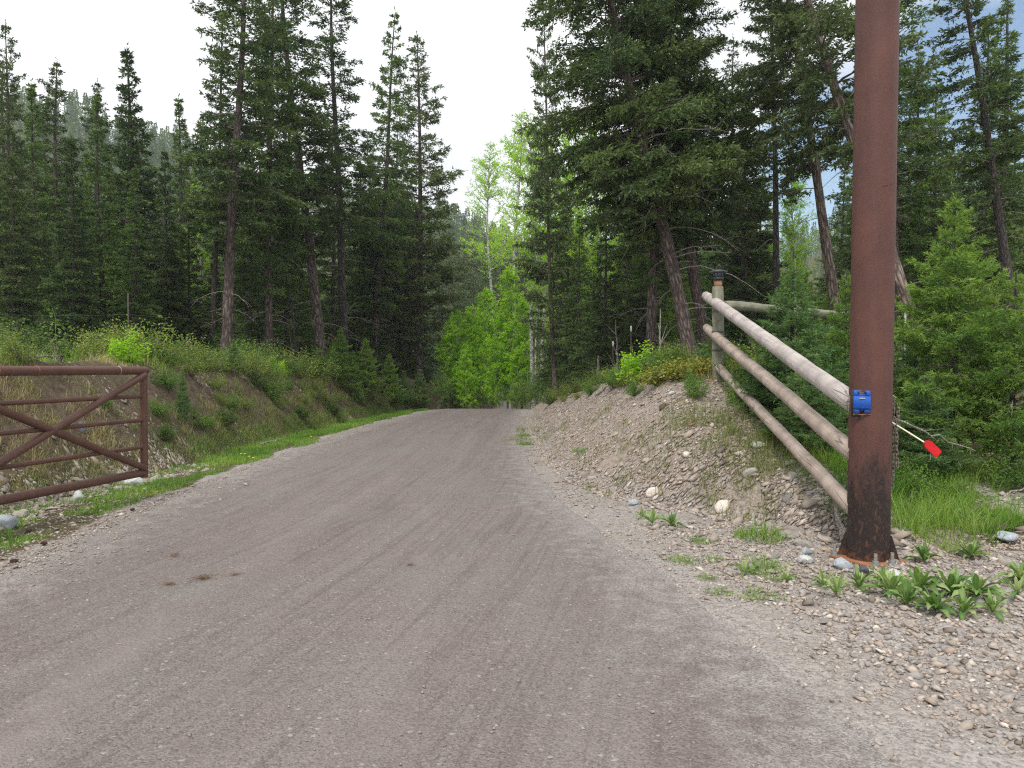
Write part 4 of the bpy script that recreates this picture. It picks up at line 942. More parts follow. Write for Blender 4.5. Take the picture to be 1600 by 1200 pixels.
# ------------------------------------------------------------------ leafy rosettes
def rosette(seed, nlf, ln, w, up):
    r = np.random.RandomState(seed); mb = MB()
    for k in range(nlf):
        az = k * 2.4 + r.uniform(-.3, .3); e = math.radians(up * (.4 + .9 * k / nlf) + r.uniform(-8, 8)); L = ln * r.uniform(.65, 1.1) * (1 - .35 * k / nlf)
        s = np.linspace(0, 1, 8); ww = w * np.array([.25, .45, .75, .98, 1, .85, .5, .02]) * L / ln
        fw = np.array([math.cos(az), math.sin(az), 0]); sd = np.array([-fw[1], fw[0], 0])
        c = L * (s[:, None] * math.cos(e) * fw); c[:, 2] += L * (math.sin(e) * s - .45 * s ** 2.2 * math.cos(e)) + .015
        c += sd * (r.uniform(-.12, .12) * L * s ** 2)[:, None]
        wave = r.normal(0, .004, 8)
        l = c - sd * ww[:, None] / 2 + np.array([0, 0, 1]) * (ww * .22 + wave)[:, None]; rr = c + sd * ww[:, None] / 2 + np.array([0, 0, 1]) * (ww * .22 - wave)[:, None]
        V = np.stack([l, c, rr], 1).reshape(-1, 3); i = np.arange(7)[:, None] * 3
        t = np.clip(r.uniform(.05, .85) + np.tile([-.05, .2, -.05], 8) + r.normal(0, .08, 24), 0, 1)
        mb.add(V, np.concatenate([i + [[0, 1, 4, 3]], i + [[1, 2, 5, 4]]]), 0, t)
    return mb.mesh('leafy_plant', [M['rosette']], True)
RO = [rosette(1, 24, .23, .050, 55), rosette(2, 19, .20, .042, 62), rosette(3, 22, .24, .054, 48), rosette(4, 14, .16, .026, 60)]
for px, Y, k, s, lb in [
    (1447, 6.05, 1, 1.05, 'leafy rosette standing just right of the rusty base plate'), (1520, 6.3, 0, .85, 'leafy rosette on the stones right of the steel post grass'), (1395, 5.1, 0, .95, 'large leafy rosette in front of the base plate'),
    (1440, 5.2, 2, 1.05, 'broad leafy rosette in the middle of the leafy patch'), (1490, 5.15, 0, 1.1, 'broad leafy rosette on the right of the leafy patch'), (1530, 5.0, 2, .95, 'rightmost rosette of the leafy patch'),
    (1345, 5.35, 1, .9, 'leafy rosette left of the leafy patch below the bolts'), (1420, 4.85, 1, 1.0, 'leafy rosette at the bottom of the leafy patch'), (1465, 4.8, 2, .85, 'leafy rosette low in the leafy patch, right of the bottom one'), (1510, 4.75, 1, .9, 'leafy rosette lowest on the right of the leafy patch'),
    (1290, 5.4, 3, 1.0, 'small narrow-leaved plant in front of the cobbles left of the post'), (1310, 5.05, 3, 1.1, 'small narrow-leaved plant near the bottom left of the leafy patch'), (1600, 5.5, 2, .95, 'leafy rosette cut by the right edge of the picture'), (1595, 5.05, 3, 1.1, 'small plant at the lower right edge'),
    (1020, 7.45, 3, 1.25, 'green rosette at the foot of the gravel bank near the road'), (1050, 7.4, 1, .85, 'second green rosette at the bank foot, right of the first'), (1005, 7.85, 3, .9, 'smallest rosette at the bank foot'), (1165, 5.7, 3, 1.0, 'narrow-leaved plant beside the second green tuft'), (1230, 5.5, 3, .8, 'tiny plant among the grey cobbles'), (1380, 5.5, 1, .8, 'rosette right under the rusty base plate'), (1555, 4.7, 1, .8, 'rosette at the far lower right corner of the leafy patch')]:
    place_mesh(RO[k], 'leafy_plant', px, Y, s * 1.08, lb, 'plant', 'leafy rosettes near the steel post', sz=s * 1.45)

# ------------------------------------------------------------------ stones
import bmesh
def stone_mesh(seed, flat=.6, sub=2, name='stone', mat='rock'):
    bm = bmesh.new(); bmesh.ops.create_icosphere(bm, subdivisions=sub, radius=.5); r = random.Random(seed)
    cuts = [(Vector((r.gauss(0, 1), r.gauss(0, 1), r.gauss(0, 1))).normalized(), r.uniform(.27, .42)) for _ in range(9)]
    for v in bm.verts:
        for nrm, d in cuts:
            k = v.co.dot(nrm) - d
            if k > 0: v.co -= nrm * k * .85
        v.co += Vector((r.gauss(0, 1), r.gauss(0, 1), r.gauss(0, 1))) * .008
        v.co.z *= flat; v.co.y *= r.uniform(.98, 1.02) * .8
    me = bpy.data.meshes.new(name); bm.to_mesh(me); bm.free(); me.materials.append(M[mat])
    for p in me.polygons: p.use_smooth = sub > 2
    return me
ST = [stone_mesh(i, .35 + .1 * (i % 4)) for i in range(8)]
r = np.random.RandomState(31); nst = 0
def put_stone(x, y, s, label, group, me=None, tilt=.25, dz=.08, name='stone', cat='stone', spin=None):
    o = bpy.data.objects.new(name, me or ST[r.randint(8)]); COL.objects.link(o)
    e = .05; nx = (H1(x + e, y) - H1(x - e, y)) / (2 * e); ny = (H1(x, y + e) - H1(x, y - e)) / (2 * e)
    q = Vector((-nx, -ny, 1)).to_track_quat('Z', 'Y')
    o.location = (x, y, H1(x, y) + s * dz); o.scale = (s * r.uniform(.9, 1.35), s, s * r.uniform(.8, 1.1)) if me is None else (s, s, s)
    o.rotation_euler = (q @ Euler((r.uniform(-tilt, tilt), r.uniform(-tilt, tilt), r.uniform(0, 6.28) if spin is None else spin)).to_quaternion()).to_euler()
    return tag(o, label, cat, group)
def special(px, Y, s, mat, lb, seed, flat=.6, sub=3):
    put_stone((px - 800) / F * Y, Y, s, lb, None, stone_mesh(seed, flat, sub, 'stone', mat), .1, .18)
special(1129, 8.0, .21, 'rock_white', 'largest white stone at the foot of the gravel bank', 41, .55)
special(1320, 5.85, .17, 'rock_blue', 'rounded blue-grey cobble left of the base plate bolts', 42, .65)
special(1352, 5.72, .10, 'rock_dark', 'small dark slate-coloured stone in front of the left bolt', 43, .8)
special(1400, 5.55, .22, 'rock_pale', 'flat pale slab in front of the rusty base plate', 44, .35)
special(1262, 6.3, .13, 'rock_blue', 'grey-blue rounded stone left of the steel post', 45, .6)
special(1292, 6.45, .09, 'rock_tan', 'tan rounded stone close to the left gusset', 46, .7)
special(1260, 6.05, .15, 'rock_pale', 'light grey cobble below the grey-blue stone', 47, .5)
special(1035, 10.6, .17, 'rock_brown', 'dark brown flat rock lying high on the gravel slope', 48, .4)
special(1185, 8.7, .22, 'rock_pale', 'long flat pale stone on the slope below the bottom rail', 49, .28)
special(5, 7.3, .24, 'rock_blue', 'big pale bluish boulder at the left edge under the gate', 50, .8)
special(208, 10.4, .28, 'rock_pale', 'large grey rock beneath the end corner of the gate', 51, .6)
special(120, 9.2, .20, 'rock_pale', 'tilted grey rock below the gate bottom rail', 52, .8)
special(130, 10.5, .26, 'rock_dark', 'dark slab on the bank seen through the gate', 53, .3)
special(1072, 9.0, .12, 'rock_white', 'white stone in the middle of the gravel slope', 54, .6)
special(1050, 11.0, .14, 'rock_pale', 'pale flat stone just right of the dark brown rock', 55, .4)
special(1575, 6.6, .22, 'rock_blue', 'blue-grey flat stone on the stony ground at the right', 56, .4)
special(1560, 7.1, .30, 'rock_brown', 'brownish layered rock at the right edge of the long grass', 57, .35)
special(990, 8.6, .16, 'rock_blue', 'blue-grey stone near the bank foot by the road', 58, .5)
special(1020, 8.9, .18, 'rock_white', 'pale upright stone beside the blue-grey one at the bank foot', 59, .6)
special(985, 11.2, .10, 'rock_tan', 'tan stone half way up the slope', 60, .5)
specs = [(150, 'pale or grey stone lying in the rubble of the gravel bank', 'stones on the gravel bank'), (78, 'grey cobble on the stony ground round the steel post', 'cobbles round the steel post'), (50, 'angular grey stone in the rubble row under the gate', 'rubble stones under the gate')]
for zi, (n, lb, gp) in enumerate(specs):
    for k in range(n):
        if zi == 0:
            y = 7.0 + 13 * r.rand() ** 1.5; x = FR(y) + r.exponential(.55) - .25; s = .045 + .14 * r.rand() ** 2.2 * (1.1 if x < FR(y) + .6 else .9)
            if x > FR(y) + 2: continue
        elif zi == 1:
            y = r.uniform(4.4, 7.4); x = r.uniform(XR(y) + .5, 5.4 if y < 6.4 else 3.0); s = .045 + .12 * r.rand() ** 1.8
            if (x - 2.84) ** 2 + (y - 6.15) ** 2 < .27 ** 2: continue
        else:
            y = r.uniform(6.4, 11.6); x = FL(y) + r.normal(.12, .2); s = r.uniform(.07, .17)
        put_stone(float(x), float(y), float(s), lb, gp)
# the countless small stones
def pebbles(name, X, Y, S, label, flat=.5, dz=.1, tint=None, H=None):
    n = len(X); r2 = np.random.RandomState(len(name) + n)
    base = np.array([(0, 0, 1), (1, 0, 0), (.1, 1, 0), (-1, .1, 0), (0, -1, .1), (0, 0, -1), (.6, .6, .5), (-.6, .5, .55)], float)[:6]
    fc = np.array([(0, 1, 2), (0, 2, 3), (0, 3, 4), (0, 4, 1), (5, 2, 1), (5, 3, 2), (5, 4, 3), (5, 1, 4)])
    V = base[None] * r2.uniform(.6, 1.15, (n, 6, 1)) + r2.normal(0, .12, (n, 6, 3)); V[:, :, 2] *= flat; V[:, :, 0] *= r2.uniform(.8, 1.6, (n, 1))
    a = r2.uniform(0, 6.283, n); ca, sa = np.cos(a)[:, None], np.sin(a)[:, None]
    x = V[..., 0] * ca - V[..., 1] * sa; y = V[..., 0] * sa + V[..., 1] * ca; z = V[..., 2]
    tx = r2.normal(0, .3, (n, 1)); z = z + tx * x
    Z = (Hf(X, Y) if H is None else H)
    gx = (Hf(X + .05, Y) - Hf(X - .05, Y)) / .1 if H is None else np.zeros(n)
    S = S[:, None] / 2
    W = np.stack([X[:, None] + x * S, Y[:, None] + y * S, Z[:, None] + z * S + gx[:, None] * x * S + S * dz], -1)
    mb = MB(); mb.add(W.reshape(-1, 3), (np.arange(n)[:, None, None] * 6 + fc[None]).reshape(-1, 3), 0, np.repeat(r2.rand(n) if tint is None else tint, 6))
    return tag(mb.build(name, M['pebble']), label, 'gravel', kind='stuff')
n = 75000; Y = 6.3 + 18 * r.rand(n) ** 1.45; X = FR(Y) - .25 + r.rand(n) ** 1.2 * 3.0
kk = (X - FR(Y) < np.interp(Y, [6, 9, 11, 14, 20, 25], [3.2, 2.6, 2.3, 2.2, 1.7, 1.2]) + .5 * fbm(X * 2, Y * 2, 71, 2)) & (X < 3.6); kk &= fbm(X * 1.6, Y * 1.6, 75, 4) > -.45 + .3 * (r.rand(n) - .5); X, Y = X[kk], Y[kk]
pebbles('slope_gravel', X, Y, (r.gamma(1.1, .014, len(X)) + .011) * (1 + .6 * sstep(12, 7.5, Y)), 'loose stone chips covering the slope of the gravel bank', .5)
n = 26000; Y = r.uniform(3.0, 7.6, n); X = XR(Y) - .1 + r.rand(n) ** 1.1 * 4.6
kk = (X < np.where(Y > 6.8, 3.2, 7)) ; X, Y = X[kk], Y[kk]
dens = sstep(0, .6, X - XR(Y)); kk = r.rand(len(X)) < .3 + .7 * dens; X, Y = X[kk], Y[kk]
pebbles('shoulder_gravel', X, Y, (r.gamma(2.0, .011, len(X)) + .008) * (.6 + .4 * sstep(0, .7, X - XR(Y))), 'loose grey gravel and small stones on the right shoulder', .55)
n = 5000; X = r.uniform(4.6, 8.5, n); Y = r.uniform(5.5, 9.6, n); pebbles('side_track_gravel', X, Y, r.gamma(2.2, .02, n) + .015, 'flat stones and gravel on the ground at the right', .4)
n = 9000; Y = r.uniform(5.5, 12.5, n); X = FL(Y) + r.normal(.12, .2, n); pebbles('bank_foot_gravel', X, Y, r.gamma(1.2, .018, n) + .012, 'small angular stones along the foot of the left bank', .6, tint=r.uniform(0, .8, n))
n = 6500; Y = r.uniform(4.5, 9.5, n); X = XL(Y) - r.uniform(-.15, 1.5, n); pebbles('verge_gravel', X, Y, r.gamma(1.0, .013, n) + .008, 'small stones showing between the grass of the left verge', .5)
n = 9000; Y = r.uniform(6, 24, n); X = FL(Y) - r.uniform(0, 2.0, n); kk = fbm(X * 1.5, Y * 1.5, 73, 3) > .05; X, Y = X[kk], Y[kk]
pebbles('bank_face_chips', X, Y, r.gamma(1.2, .02, len(X)) + .012, 'loose chips and bark flakes on the face of the left bank', .35, tint=r.uniform(0, .3, len(X)))
n = 7000; Y = 2.2 + 14 * r.rand(n) ** 1.6; uu = r.uniform(-1, 1, n); uu = np.sign(uu) * np.abs(uu) ** .6; X = XL(Y) + (XR(Y) - XL(Y)) * (uu + 1) / 2
pebbles('road_gravel', X, Y, r.gamma(1.6, .0032, n) + .004, 'fine loose gravel scattered over the road', .6, .3, H=np.full(n, .012), tint=r.uniform(0, .62, n))

n = 12000; Y = 5 + 20 * r.rand(n) ** 1.4; a = XR(Y) - .25; X = a + (FR(Y) + .15 - a) * r.rand(n) + r.normal(0, .05, n); kk = (X < 3.2) & (fbm(X * 2, Y * 1.5, 81, 3) > -.25); X, Y = X[kk], Y[kk]
pebbles('edge_gravel', X, Y, r.gamma(1.0, .009, len(X)) + .006, 'loose gravel between the right edge of the road and the bank', .5, .2, H=np.maximum(Hf(X, Y), .004))
n = 11000; Y = 4.5 + 20 * r.rand(n) ** 1.4; X = XL(Y) + np.abs(r.normal(0, .33, n)) - .08
pebbles('edge_grit', X, Y, r.gamma(1.0, .007, len(X)) + .006, 'loose grey grit along the left edge of the road', .5, .3, H=np.maximum(Hf(X, Y), .008))
# clods and cones on the verge
for px, Y, lb in [(65, 6.6, 'dark brown clod on the verge grass near the left edge'), (42, 7.2, 'small brown clod on the stones by the left edge'), (205, 8.2, 'brown clod at the grass edge below the gate corner'), (18, 6.0, 'flat brown clod at the lowest part of the left verge')]:
    put_stone((px - 800) / F * Y, Y, .065, lb, 'brown clods on the left verge', stone_mesh(int(px) + 70, .55, 2, 'clod', 'clod'), .1, .35, 'clod', 'clod')
# dry needle wads on the road
def wad(seed, n, rad):
    r = np.random.RandomState(seed); mb = MB(); a = r.uniform(0, 6.283, n); q = np.abs(r.normal(0, rad, n)); P = np.stack([q * np.cos(a) * 1.6, q * np.sin(a), r.uniform(.004, .03, n)], 1)
    D = rnd_unit(r, n); D[:, 2] *= .2; D /= np.linalg.norm(D, axis=1)[:, None]; leaf_quads(mb, P, D, .06, .004, r, 0, r.rand(n)); return mb.mesh('needle_litter', [M['needle_dry']])
WD = wad(3, 160, .06)
for px, Y, s, lb in [(315, 5.5, .9, 'wad of dry brown needles on the lower left of the road'), (262, 5.35, .6, 'small wad of dry needles left of the bigger one'), (365, 5.6, .5, 'faint scrap of dry needles right of the big wad'), (640, 5.9, .4, 'thin scatter of dry needles in the middle of the road'), (270, 6.2, .5, 'tiny dry twig scrap on the left side of the road')]:
    o = place_mesh(WD, 'needle_litter', px, Y, s, lb, 'needles', 'dry needles on the road', dz=.012)

# ------------------------------------------------------------------ rusty pipe gate, left
GA = at(224, 577, 9.0); GD = Vector((-4.80 - GA.x, 7.1 - 9.0, 0)).normalized(); BAY = 2.8
gate = tag(empty('pipe_gate', (GA.x, GA.y, 0)), 'brown rusty pipe gate with crossed braces standing open along the left verge', 'gate')
gz = {k: at(224, py, 9.0).z for k, py in (('top', 579), ('m1', 619), ('m2', 656), ('m3', 698), ('bot', 738))}
def gp(s, z): return np.array([GD.x * s, GD.y * s, z])
def pipe(name, a, b, rad, parent, mat='rust_gate', n=10, sides=16):
    """a straight round bar built along its own Z axis so its grain runs lengthwise"""
    a = Vector(a); b = Vector(b); L = (b - a).length; mb = MB(); t = np.linspace(0, 1, n)
    mb.tube(np.stack([t * 0, t * 0, t * L], 1), rad if not hasattr(rad, '__len__') else np.interp(t, np.linspace(0, 1, len(rad)), rad), sides, 0)
    o = mb.build(name, M[mat], parent, smooth=True); o.location = a; o.rotation_euler = (b - a).to_track_quat('Z', 'Y').to_euler()
    for p in o.data.polygons:
        if len(p.vertices) == 3: p.use_smooth = False
    return o
LG = 2 * BAY
tr_ = pipe('top_rail', gp(-.045, gz['top']), gp(LG, gz['top']), .048, gate)
pipe('bottom_rail', gp(0, gz['bot']), gp(LG, gz['bot']), .046, gate)
for k in ('m1', 'm2', 'm3'): pipe('middle_rail', gp(.03, gz[k]), gp(LG, gz[k]), .024, gate)
for i in range(3): pipe('upright', gp(i * BAY, gz['bot'] - (.06 if i == 0 else 0)), gp(i * BAY, gz['top'] - (.0)), .043, gate)
for i in range(2):
    off = np.array([.03, .01, 0])
    pipe('brace', gp(i * BAY + .03, gz['top'] - .05) + off, gp((i + 1) * BAY - .03, gz['bot'] + .05) + off, .039, gate)
    # the other brace is cut in two and welded to the first, as on the gate
    a_, b_ = gp(i * BAY + .03, gz['bot'] + .05) + off, gp((i + 1) * BAY - .03, gz['top'] - .05) + off; md = (a_ + b_) / 2
    pipe('brace', a_, md, .039, gate); pipe('brace', md, b_, .039, gate)
for s in (.42, 1.55, 2.0, 3.4):
    mb = MB(); mb.lathe([(.048, -.004), (.0508, -.003), (.0512, 0), (.0508, .003), (.048, .004)], sides=20); w_ = mb.build('weld_ring', M['rust_plate' if s != .42 else 'galv'], gate)
    w_.location = gp(s, gz['top']); w_.rotation_euler = GD.to_track_quat('Z', 'Y').to_euler()
hp = tag(empty('gate_post', Vector((GA.x, GA.y, 0)) + GD * (LG + .2)), 'rusty steel hinge post of the open pipe gate', 'post')
pipe('shaft', (0, 0, -.3), (0, 0, 2.2), .11, hp)
for z in (.5, 1.4): pipe('hinge', (0, 0, z), tuple(-GD * .2 + Vector((0, 0, z))), .03, hp)

# ------------------------------------------------------------------ tall steel post, right
PB = at(1356, 876, 6.1); PB.z = H1(PB.x, PB.y)
post = tag(empty('steel_post', PB, (0, math.radians(.45), 0)), 'tall thick rusty steel pipe post with blackened foot bolted to an orange base plate', 'post')
PRAD = .161
mb = MB(); zz = np.linspace(.02, 5.2, 60); mb.tube(np.stack([zz * 0, zz * 0, zz], 1), PRAD, 48); pp = mb.build('pipe', M['rust_post'], post, smooth=True)
for p in pp.data.polygons:
    if len(p.vertices) == 3: p.use_smooth = False
mb = MB(); R_ = Matrix.Rotation(math.radians(28), 4, 'Z'); mb.box((0, 0, .008), (.42, .42, .022), R_, bev=.004); mb.build('base_plate', M['rust_plate'], post)
def gusset(ang):
    mb = MB(); t = .006; d = Vector((math.cos(ang), math.sin(ang), 0)); s = Vector((-d.y, d.x, 0)) * t
    pr = [(PRAD - .004, .02), (PRAD + .070, .02), (PRAD + .064, .035), (PRAD + .012, .21), (PRAD - .004, .215)]
    a = [d * x + Vector((0, 0, z)) + s for x, z in pr]; b = [d * x + Vector((0, 0, z)) - s for x, z in pr]; n = len(pr)
    mb.add(np.array([v[:] for v in a + b]), [[i, (i + 1) % n, (i + 1) % n + n, i + n] for i in range(n)], 0)
    c0 = mb.n; mb.add(np.array([v[:] for v in a]), [list(range(n))], 0); mb.add(np.array([v[:] for v in b]), [list(range(n))[::-1]], 0)
    return mb.build('gusset', M['rust_post'], post)
for a in (-28, 62, 152): gusset(math.radians(a - 0))
for a, rr_ in ((-62, .215), (-102, .235), (73, .25), (163, .25)):
    x, y = rr_ * math.cos(math.radians(a)), rr_ * math.sin(math.radians(a))
    mb = MB(); z = np.linspace(0, .095, 20); mb.tube(np.stack([z * 0, z * 0, z], 1), .013 + .0012 * (np.arange(20) % 2), 12); bo = mb.build('anchor_bolt', M['galv'], post); bo.location = (x, y, .01)
    mb = MB(); mb.tube([(0, 0, .012), (0, 0, .038)], .026, 6); mb.build('nut', M['galv'], bo)
    mb = MB(); mb.tube([(0, 0, .0095), (0, 0, .012)], .034, 16); mb.build('washer', M['galv'], bo)
# weld seam blob
mb = MB(); r9 = np.random.RandomState(4)
a = np.radians(np.linspace(-95, -62, 12)); seam = np.stack([PRAD * np.cos(a), PRAD * np.sin(a), 2.98 + .03 * np.linspace(0, 1, 12) + r9.normal(0, .006, 12)], 1); mb.tube(seam, .0035, 5, jitter=.3); mb.build('weld_scar', M['rust_gate'], post, smooth=True)

# blue latch housing strapped on the post
def on_post(px, py, out=0.0):
    """point on the camera side of the post surface at image px, py"""
    X = (px - 800) / F * (PB.y - PRAD * .9); dx = X - PB.x; dx = max(-PRAD, min(PRAD, dx)); Y = PB.y - math.sqrt(max(0, PRAD ** 2 - dx ** 2))
    p = at(px, py, Y); return p
bp = on_post(1344, 628); nrm = Vector((bp.x - PB.x - .004 * 0, bp.y - PB.y, 0)).normalized(); yaw = (math.atan2(nrm.y, nrm.x) + math.pi / 2) * .35; bp = bp + Vector((0, -.022, 0))
blue = tag(empty('latch_housing', bp, (0, 0, yaw)), 'bright blue plastic housing with a notched top fixed on the rusty steel post', 'latch')
mb = MB(); mb.box((0, -.030, -.002), (.126, .052, .100), bev=.005); mb.build('body', M['blue'], blue)
mb = MB()
for sx in (-1, 1): mb.box((sx * .0455, -.026, .070), (.031, .042, .046), bev=.004); mb.box((sx * .027, -.026, .084), (.012, .036, .016), bev=.002)
mb.box((0, -.022, .0555), (.060, .030, .013), bev=.002); mb.build('top_lug', M['blue'], blue)
mb = MB()
for sx in (-1, 1): mb.box((sx * .038, -.026, -.071), (.046, .040, .038), bev=.006)
mb.box((0, -.022, -.060), (.032, .026, .018), bev=.002); mb.build('bottom_clip', M['blue_dark'], blue)
mb = MB(); mb.box((0, -.0605, .031), (.040, .011, .0035), bev=.001); mb.build('ridge', M['white_pvc'], blue)
mb = MB(); mb.box((-.002, -.002, -.012), (.146, .012, .222), bev=.003); mb.build('bracket', M['black'], blue)
mb = MB(); xx = np.linspace(-.062, .062, 9); mb.tube(np.stack([xx, -.034 + 0 * xx, -.098 - .010 * np.abs(np.cos(xx * 40)) + .008], 1), .005, 6); mb.tube([(-.016, -.018, .070), (.016, -.018, .070)], .006, 6); mb.build('wire_clip', M['rust_plate'], blue, smooth=True)
for k, (dx, dz) in enumerate(((-.034, -.128), (.006, -.131), (.042, -.127))):
    mb = MB(); mb.box((dx, -.004, dz), (.028, .018, .018), bev=.004); mb.build('lug', M['rust_gate'], blue)

# chain hanging on the right side of the post
def link_mesh():
    mb = MB(); a = np.linspace(0, 2 * np.pi, 21); w, l, rd = .011, .021, .0048
    pts = np.stack([w * np.cos(a), 0 * a, l * np.sin(a) + np.sign(np.sin(a)) * .004], 1); mb.tube(pts, rd, 6, cap=False); return mb.mesh('link', [M['chain']], True)
LM = link_mesh()
def chain(loc, z0, z1, label, dx=0, spread=.0, seed=1):
    o = tag(empty('chain', loc), label, 'chain'); rr = random.Random(seed); n = int((z0 - z1) / .034)
    for i in range(n):
        l = bpy.data.objects.new('link', LM); COL.objects.link(l); l.parent = o; f = i / n
        l.location = (dx * math.sin(f * 3.1) + rr.uniform(-.003, .003), rr.uniform(-.003, .003), z0 - loc[2] - i * .034)
        l.rotation_euler = (rr.uniform(-.12, .12), rr.uniform(-.15, .15), (math.pi / 2) * (i % 2) + rr.uniform(-.2, .2) + .5)
    return o
cz0, cz1 = at(1392, 622, 6.1).z, at(1392, 768, 6.1).z
cxp = PB.x + PRAD + .028
chain((cxp, 6.10, cz0), cz0, cz1, 'long strand of rusty chain hanging down the right side of the steel post', .012)
chain((cxp + .022, 6.05, cz0 - .06), cz0 - .06, cz1 + .16, 'shorter strand of chain hanging just outside the long one', -.012, seed=4)
hk = tag(empty('hook', (PB.x + PRAD - .01, 6.07, cz0 + .012)), 'steel hook holding the chain on the right side of the steel post', 'hook')
mb = MB(); a = np.linspace(0, 2.6, 12); mb.tube(np.stack([.03 * a / 2.6 * 1.6, 0 * a, .012 * np.sin(a * 1.6)], 1), .006, 8); mb.build('shank', M['galv'], hk, smooth=True)

# driveway marker: pale rod with a red head
ra, rb = at(1394, 660, 6.08), at(1444, 691, 5.86)
mk = tag(empty('marker_rod', ra), 'thin cream rod with a red reflector on its end, right of the steel post', 'marker')
pipe('rod', (0, 0, 0), tuple(rb - ra), .0065, mk, 'cream', 4, 8)
dirm = (at(1469, 710, 5.80) - rb).normalized(); ctr = (rb + at(1469, 710, 5.80)) / 2
mb = MB(); Lr = (at(1469, 710, 5.80) - rb).length
prof = [(-.5, .18), (-.42, .42), (-.3, .5), (.42, .5), (.5, .36)]
h_ = .066; top = [(x * Lr, y * h_) for x, y in prof]; bot = [(x * Lr, -y * h_) for x, y in reversed(prof)]; ol = top + bot; n = len(ol); th = .011
fr = np.array([(x, -th, y) for x, y in ol]); bk = np.array([(x, th, y) for x, y in ol])
mb.add(np.vstack([fr, bk]), [[i, i + n, (i + 1) % n + n, (i + 1) % n] for i in range(n)]); mb.add(fr, [list(range(n))]); mb.add(bk, [list(range(n))[::-1]])
hd = mb.build('reflector', M['red'], mk); hd.location = ctr - ra; hd.rotation_euler = (0, -math.atan2(dirm.z, dirm.x), 0)
mb = MB(); 
e0 = ctr - ra
for dx, dz in ((-.01, -.09), (.045, -.06)): mb.tube([(e0.x + dx, e0.y, e0.z - .02), (e0.x + dx - .004, e0.y, e0.z + dz)], .0022, 5)
mb.build('wire_tail', M['galv'], mk)

# ------------------------------------------------------------------ log fence
fence = tag(empty('log_fence', (3.1, 11.4, H1(3.1, 11.4))), 'weathered log fence with three long rails sloping down to the rusty steel post', 'fence')
FO = Vector(fence.location)
def fpipe(name, a, b, r1, r2, mat, n=24):
    a = Vector(a) - FO; b = Vector(b) - FO; L = (b - a).length; mb = MB(); t = np.linspace(0, 1, n); rg = np.random.RandomState(int(L * 1000) % 9999)
    ww = np.cumsum(rg.normal(0, .0022, (n, 2)), 0); ww -= ww.mean(0)
    rad = (r1 + (r2 - r1) * t) * (1 + rg.normal(0, .012, n)); rad[0] *= .9; rad[-1] *= .93
    tt = np.concatenate([[-.0012], t[:]]); rad = np.concatenate([[rad[0] * .75], rad]); ww = np.vstack([ww[:1], ww])
    mb.tube(np.stack([ww[:, 0], ww[:, 1], tt * L], 1), rad, 18, 0, jitter=.012, seed=3)
    o = mb.build(name, M[mat], fence, smooth=True); o.location = a; o.rotation_euler = (b - a).to_track_quat('Z', 'Y').to_euler()
    for p in o.data.polygons:
        if len(p.vertices) == 3: p.use_smooth = False
    return o
o = fpipe('rail', at(1103, 462, 12.2), at(1336, 632, 6.12), .079, .083, 'log'); o['label'] = 'thickest and palest sloping rail'
o = fpipe('rail', at(1103, 511, 12.2), at(1336, 712, 6.12), .073, .074, 'log_brown'); o['label'] = 'middle sloping rail, browner than the top one'
o = fpipe('rail', at(1108, 559, 12.2), at(1334, 795, 6.12), .062, .066, 'log_brown'); o['label'] = 'lowest sloping rail, thinner and brown'
pb = at(1121, 600, 11.50); pt = at(1122, 448, 11.50)
o = fpipe('post', (pb.x, 11.50, pb.z - .5), pt, .088, .086, 'log_old')
pz = lambda py, Y=11.5: at(1121, py, Y).z
c1, c2 = at(1132, 477, 11.52), at(1322, 493, 12.4)
o = fpipe('cross_rail', c1, c2, .078, .062, 'log_old'); o['label'] = 'greenish horizontal cross rail'
for px, Y, top in ((1241, 12.05, 476), (1323, 12.5, 482)):
    t_ = at(px, top, Y); fpipe('post', (t_.x, Y, H1(t_.x, Y) - .3), t_, .085, .08, 'log_old')
# wire windings on the lantern post
for py in (488, 520, 548):
    mb = MB(); 
    for q in range(3): a = np.linspace(0, 6.283, 25); mb.tube(np.stack([.0905 * np.cos(a), .0905 * np.sin(a), q * .012 + .004 * np.sin(a)], 1), .0028, 4, cap=False)
    w_ = mb.build('wire_winding', M['wire'], fence); w_.location = Vector((pt.x, 11.5, pz(py))) - FO
# braided off-cut log leaning at the foot of the lowest rail
# lantern on the post
lt = tag(empty('post_lantern', (pt.x, 11.50, pt.z)), 'dark solar lantern with a wide flat lid on top of the weathered fence post', 'lantern')
z0 = 0.0
mb = MB(); mb.lathe([(0, -.01), (.062, -.01), (.062, .05), (.06, .10), (0, .10)], sides=20); mb.build('wooden_neck', M['neck'], lt)
mb = MB(); mb.lathe([(0, .09), (.070, .09), (.082, .10), (.084, .135), (.074, .14), (0, .14)], sides=24); mb.build('base_ring', M['black'], lt)
mb = MB(); mb.lathe([(0, .139), (.068, .139), (.082, .19), (.085, .205), (0, .205)], sides=24); mb.build('glass', M['lamp_glass'], lt, smooth=False)
for k in range(10):
    a = k * .6283; mb = MB(); mb.tube([(.072 * math.cos(a), .072 * math.sin(a), .135), (.090 * math.cos(a), .090 * math.sin(a), .21)], .006, 5); mb.build('rib', M['black'], lt)
mb = MB(); mb.lathe([(0, .20), (.09, .20), (.138, .212), (.142, .222), (.132, .232), (.08, .252), (.03, .262), (0, .263)], sides=32); mb.build('lid', M['lamp_lid'], lt, smooth=True)

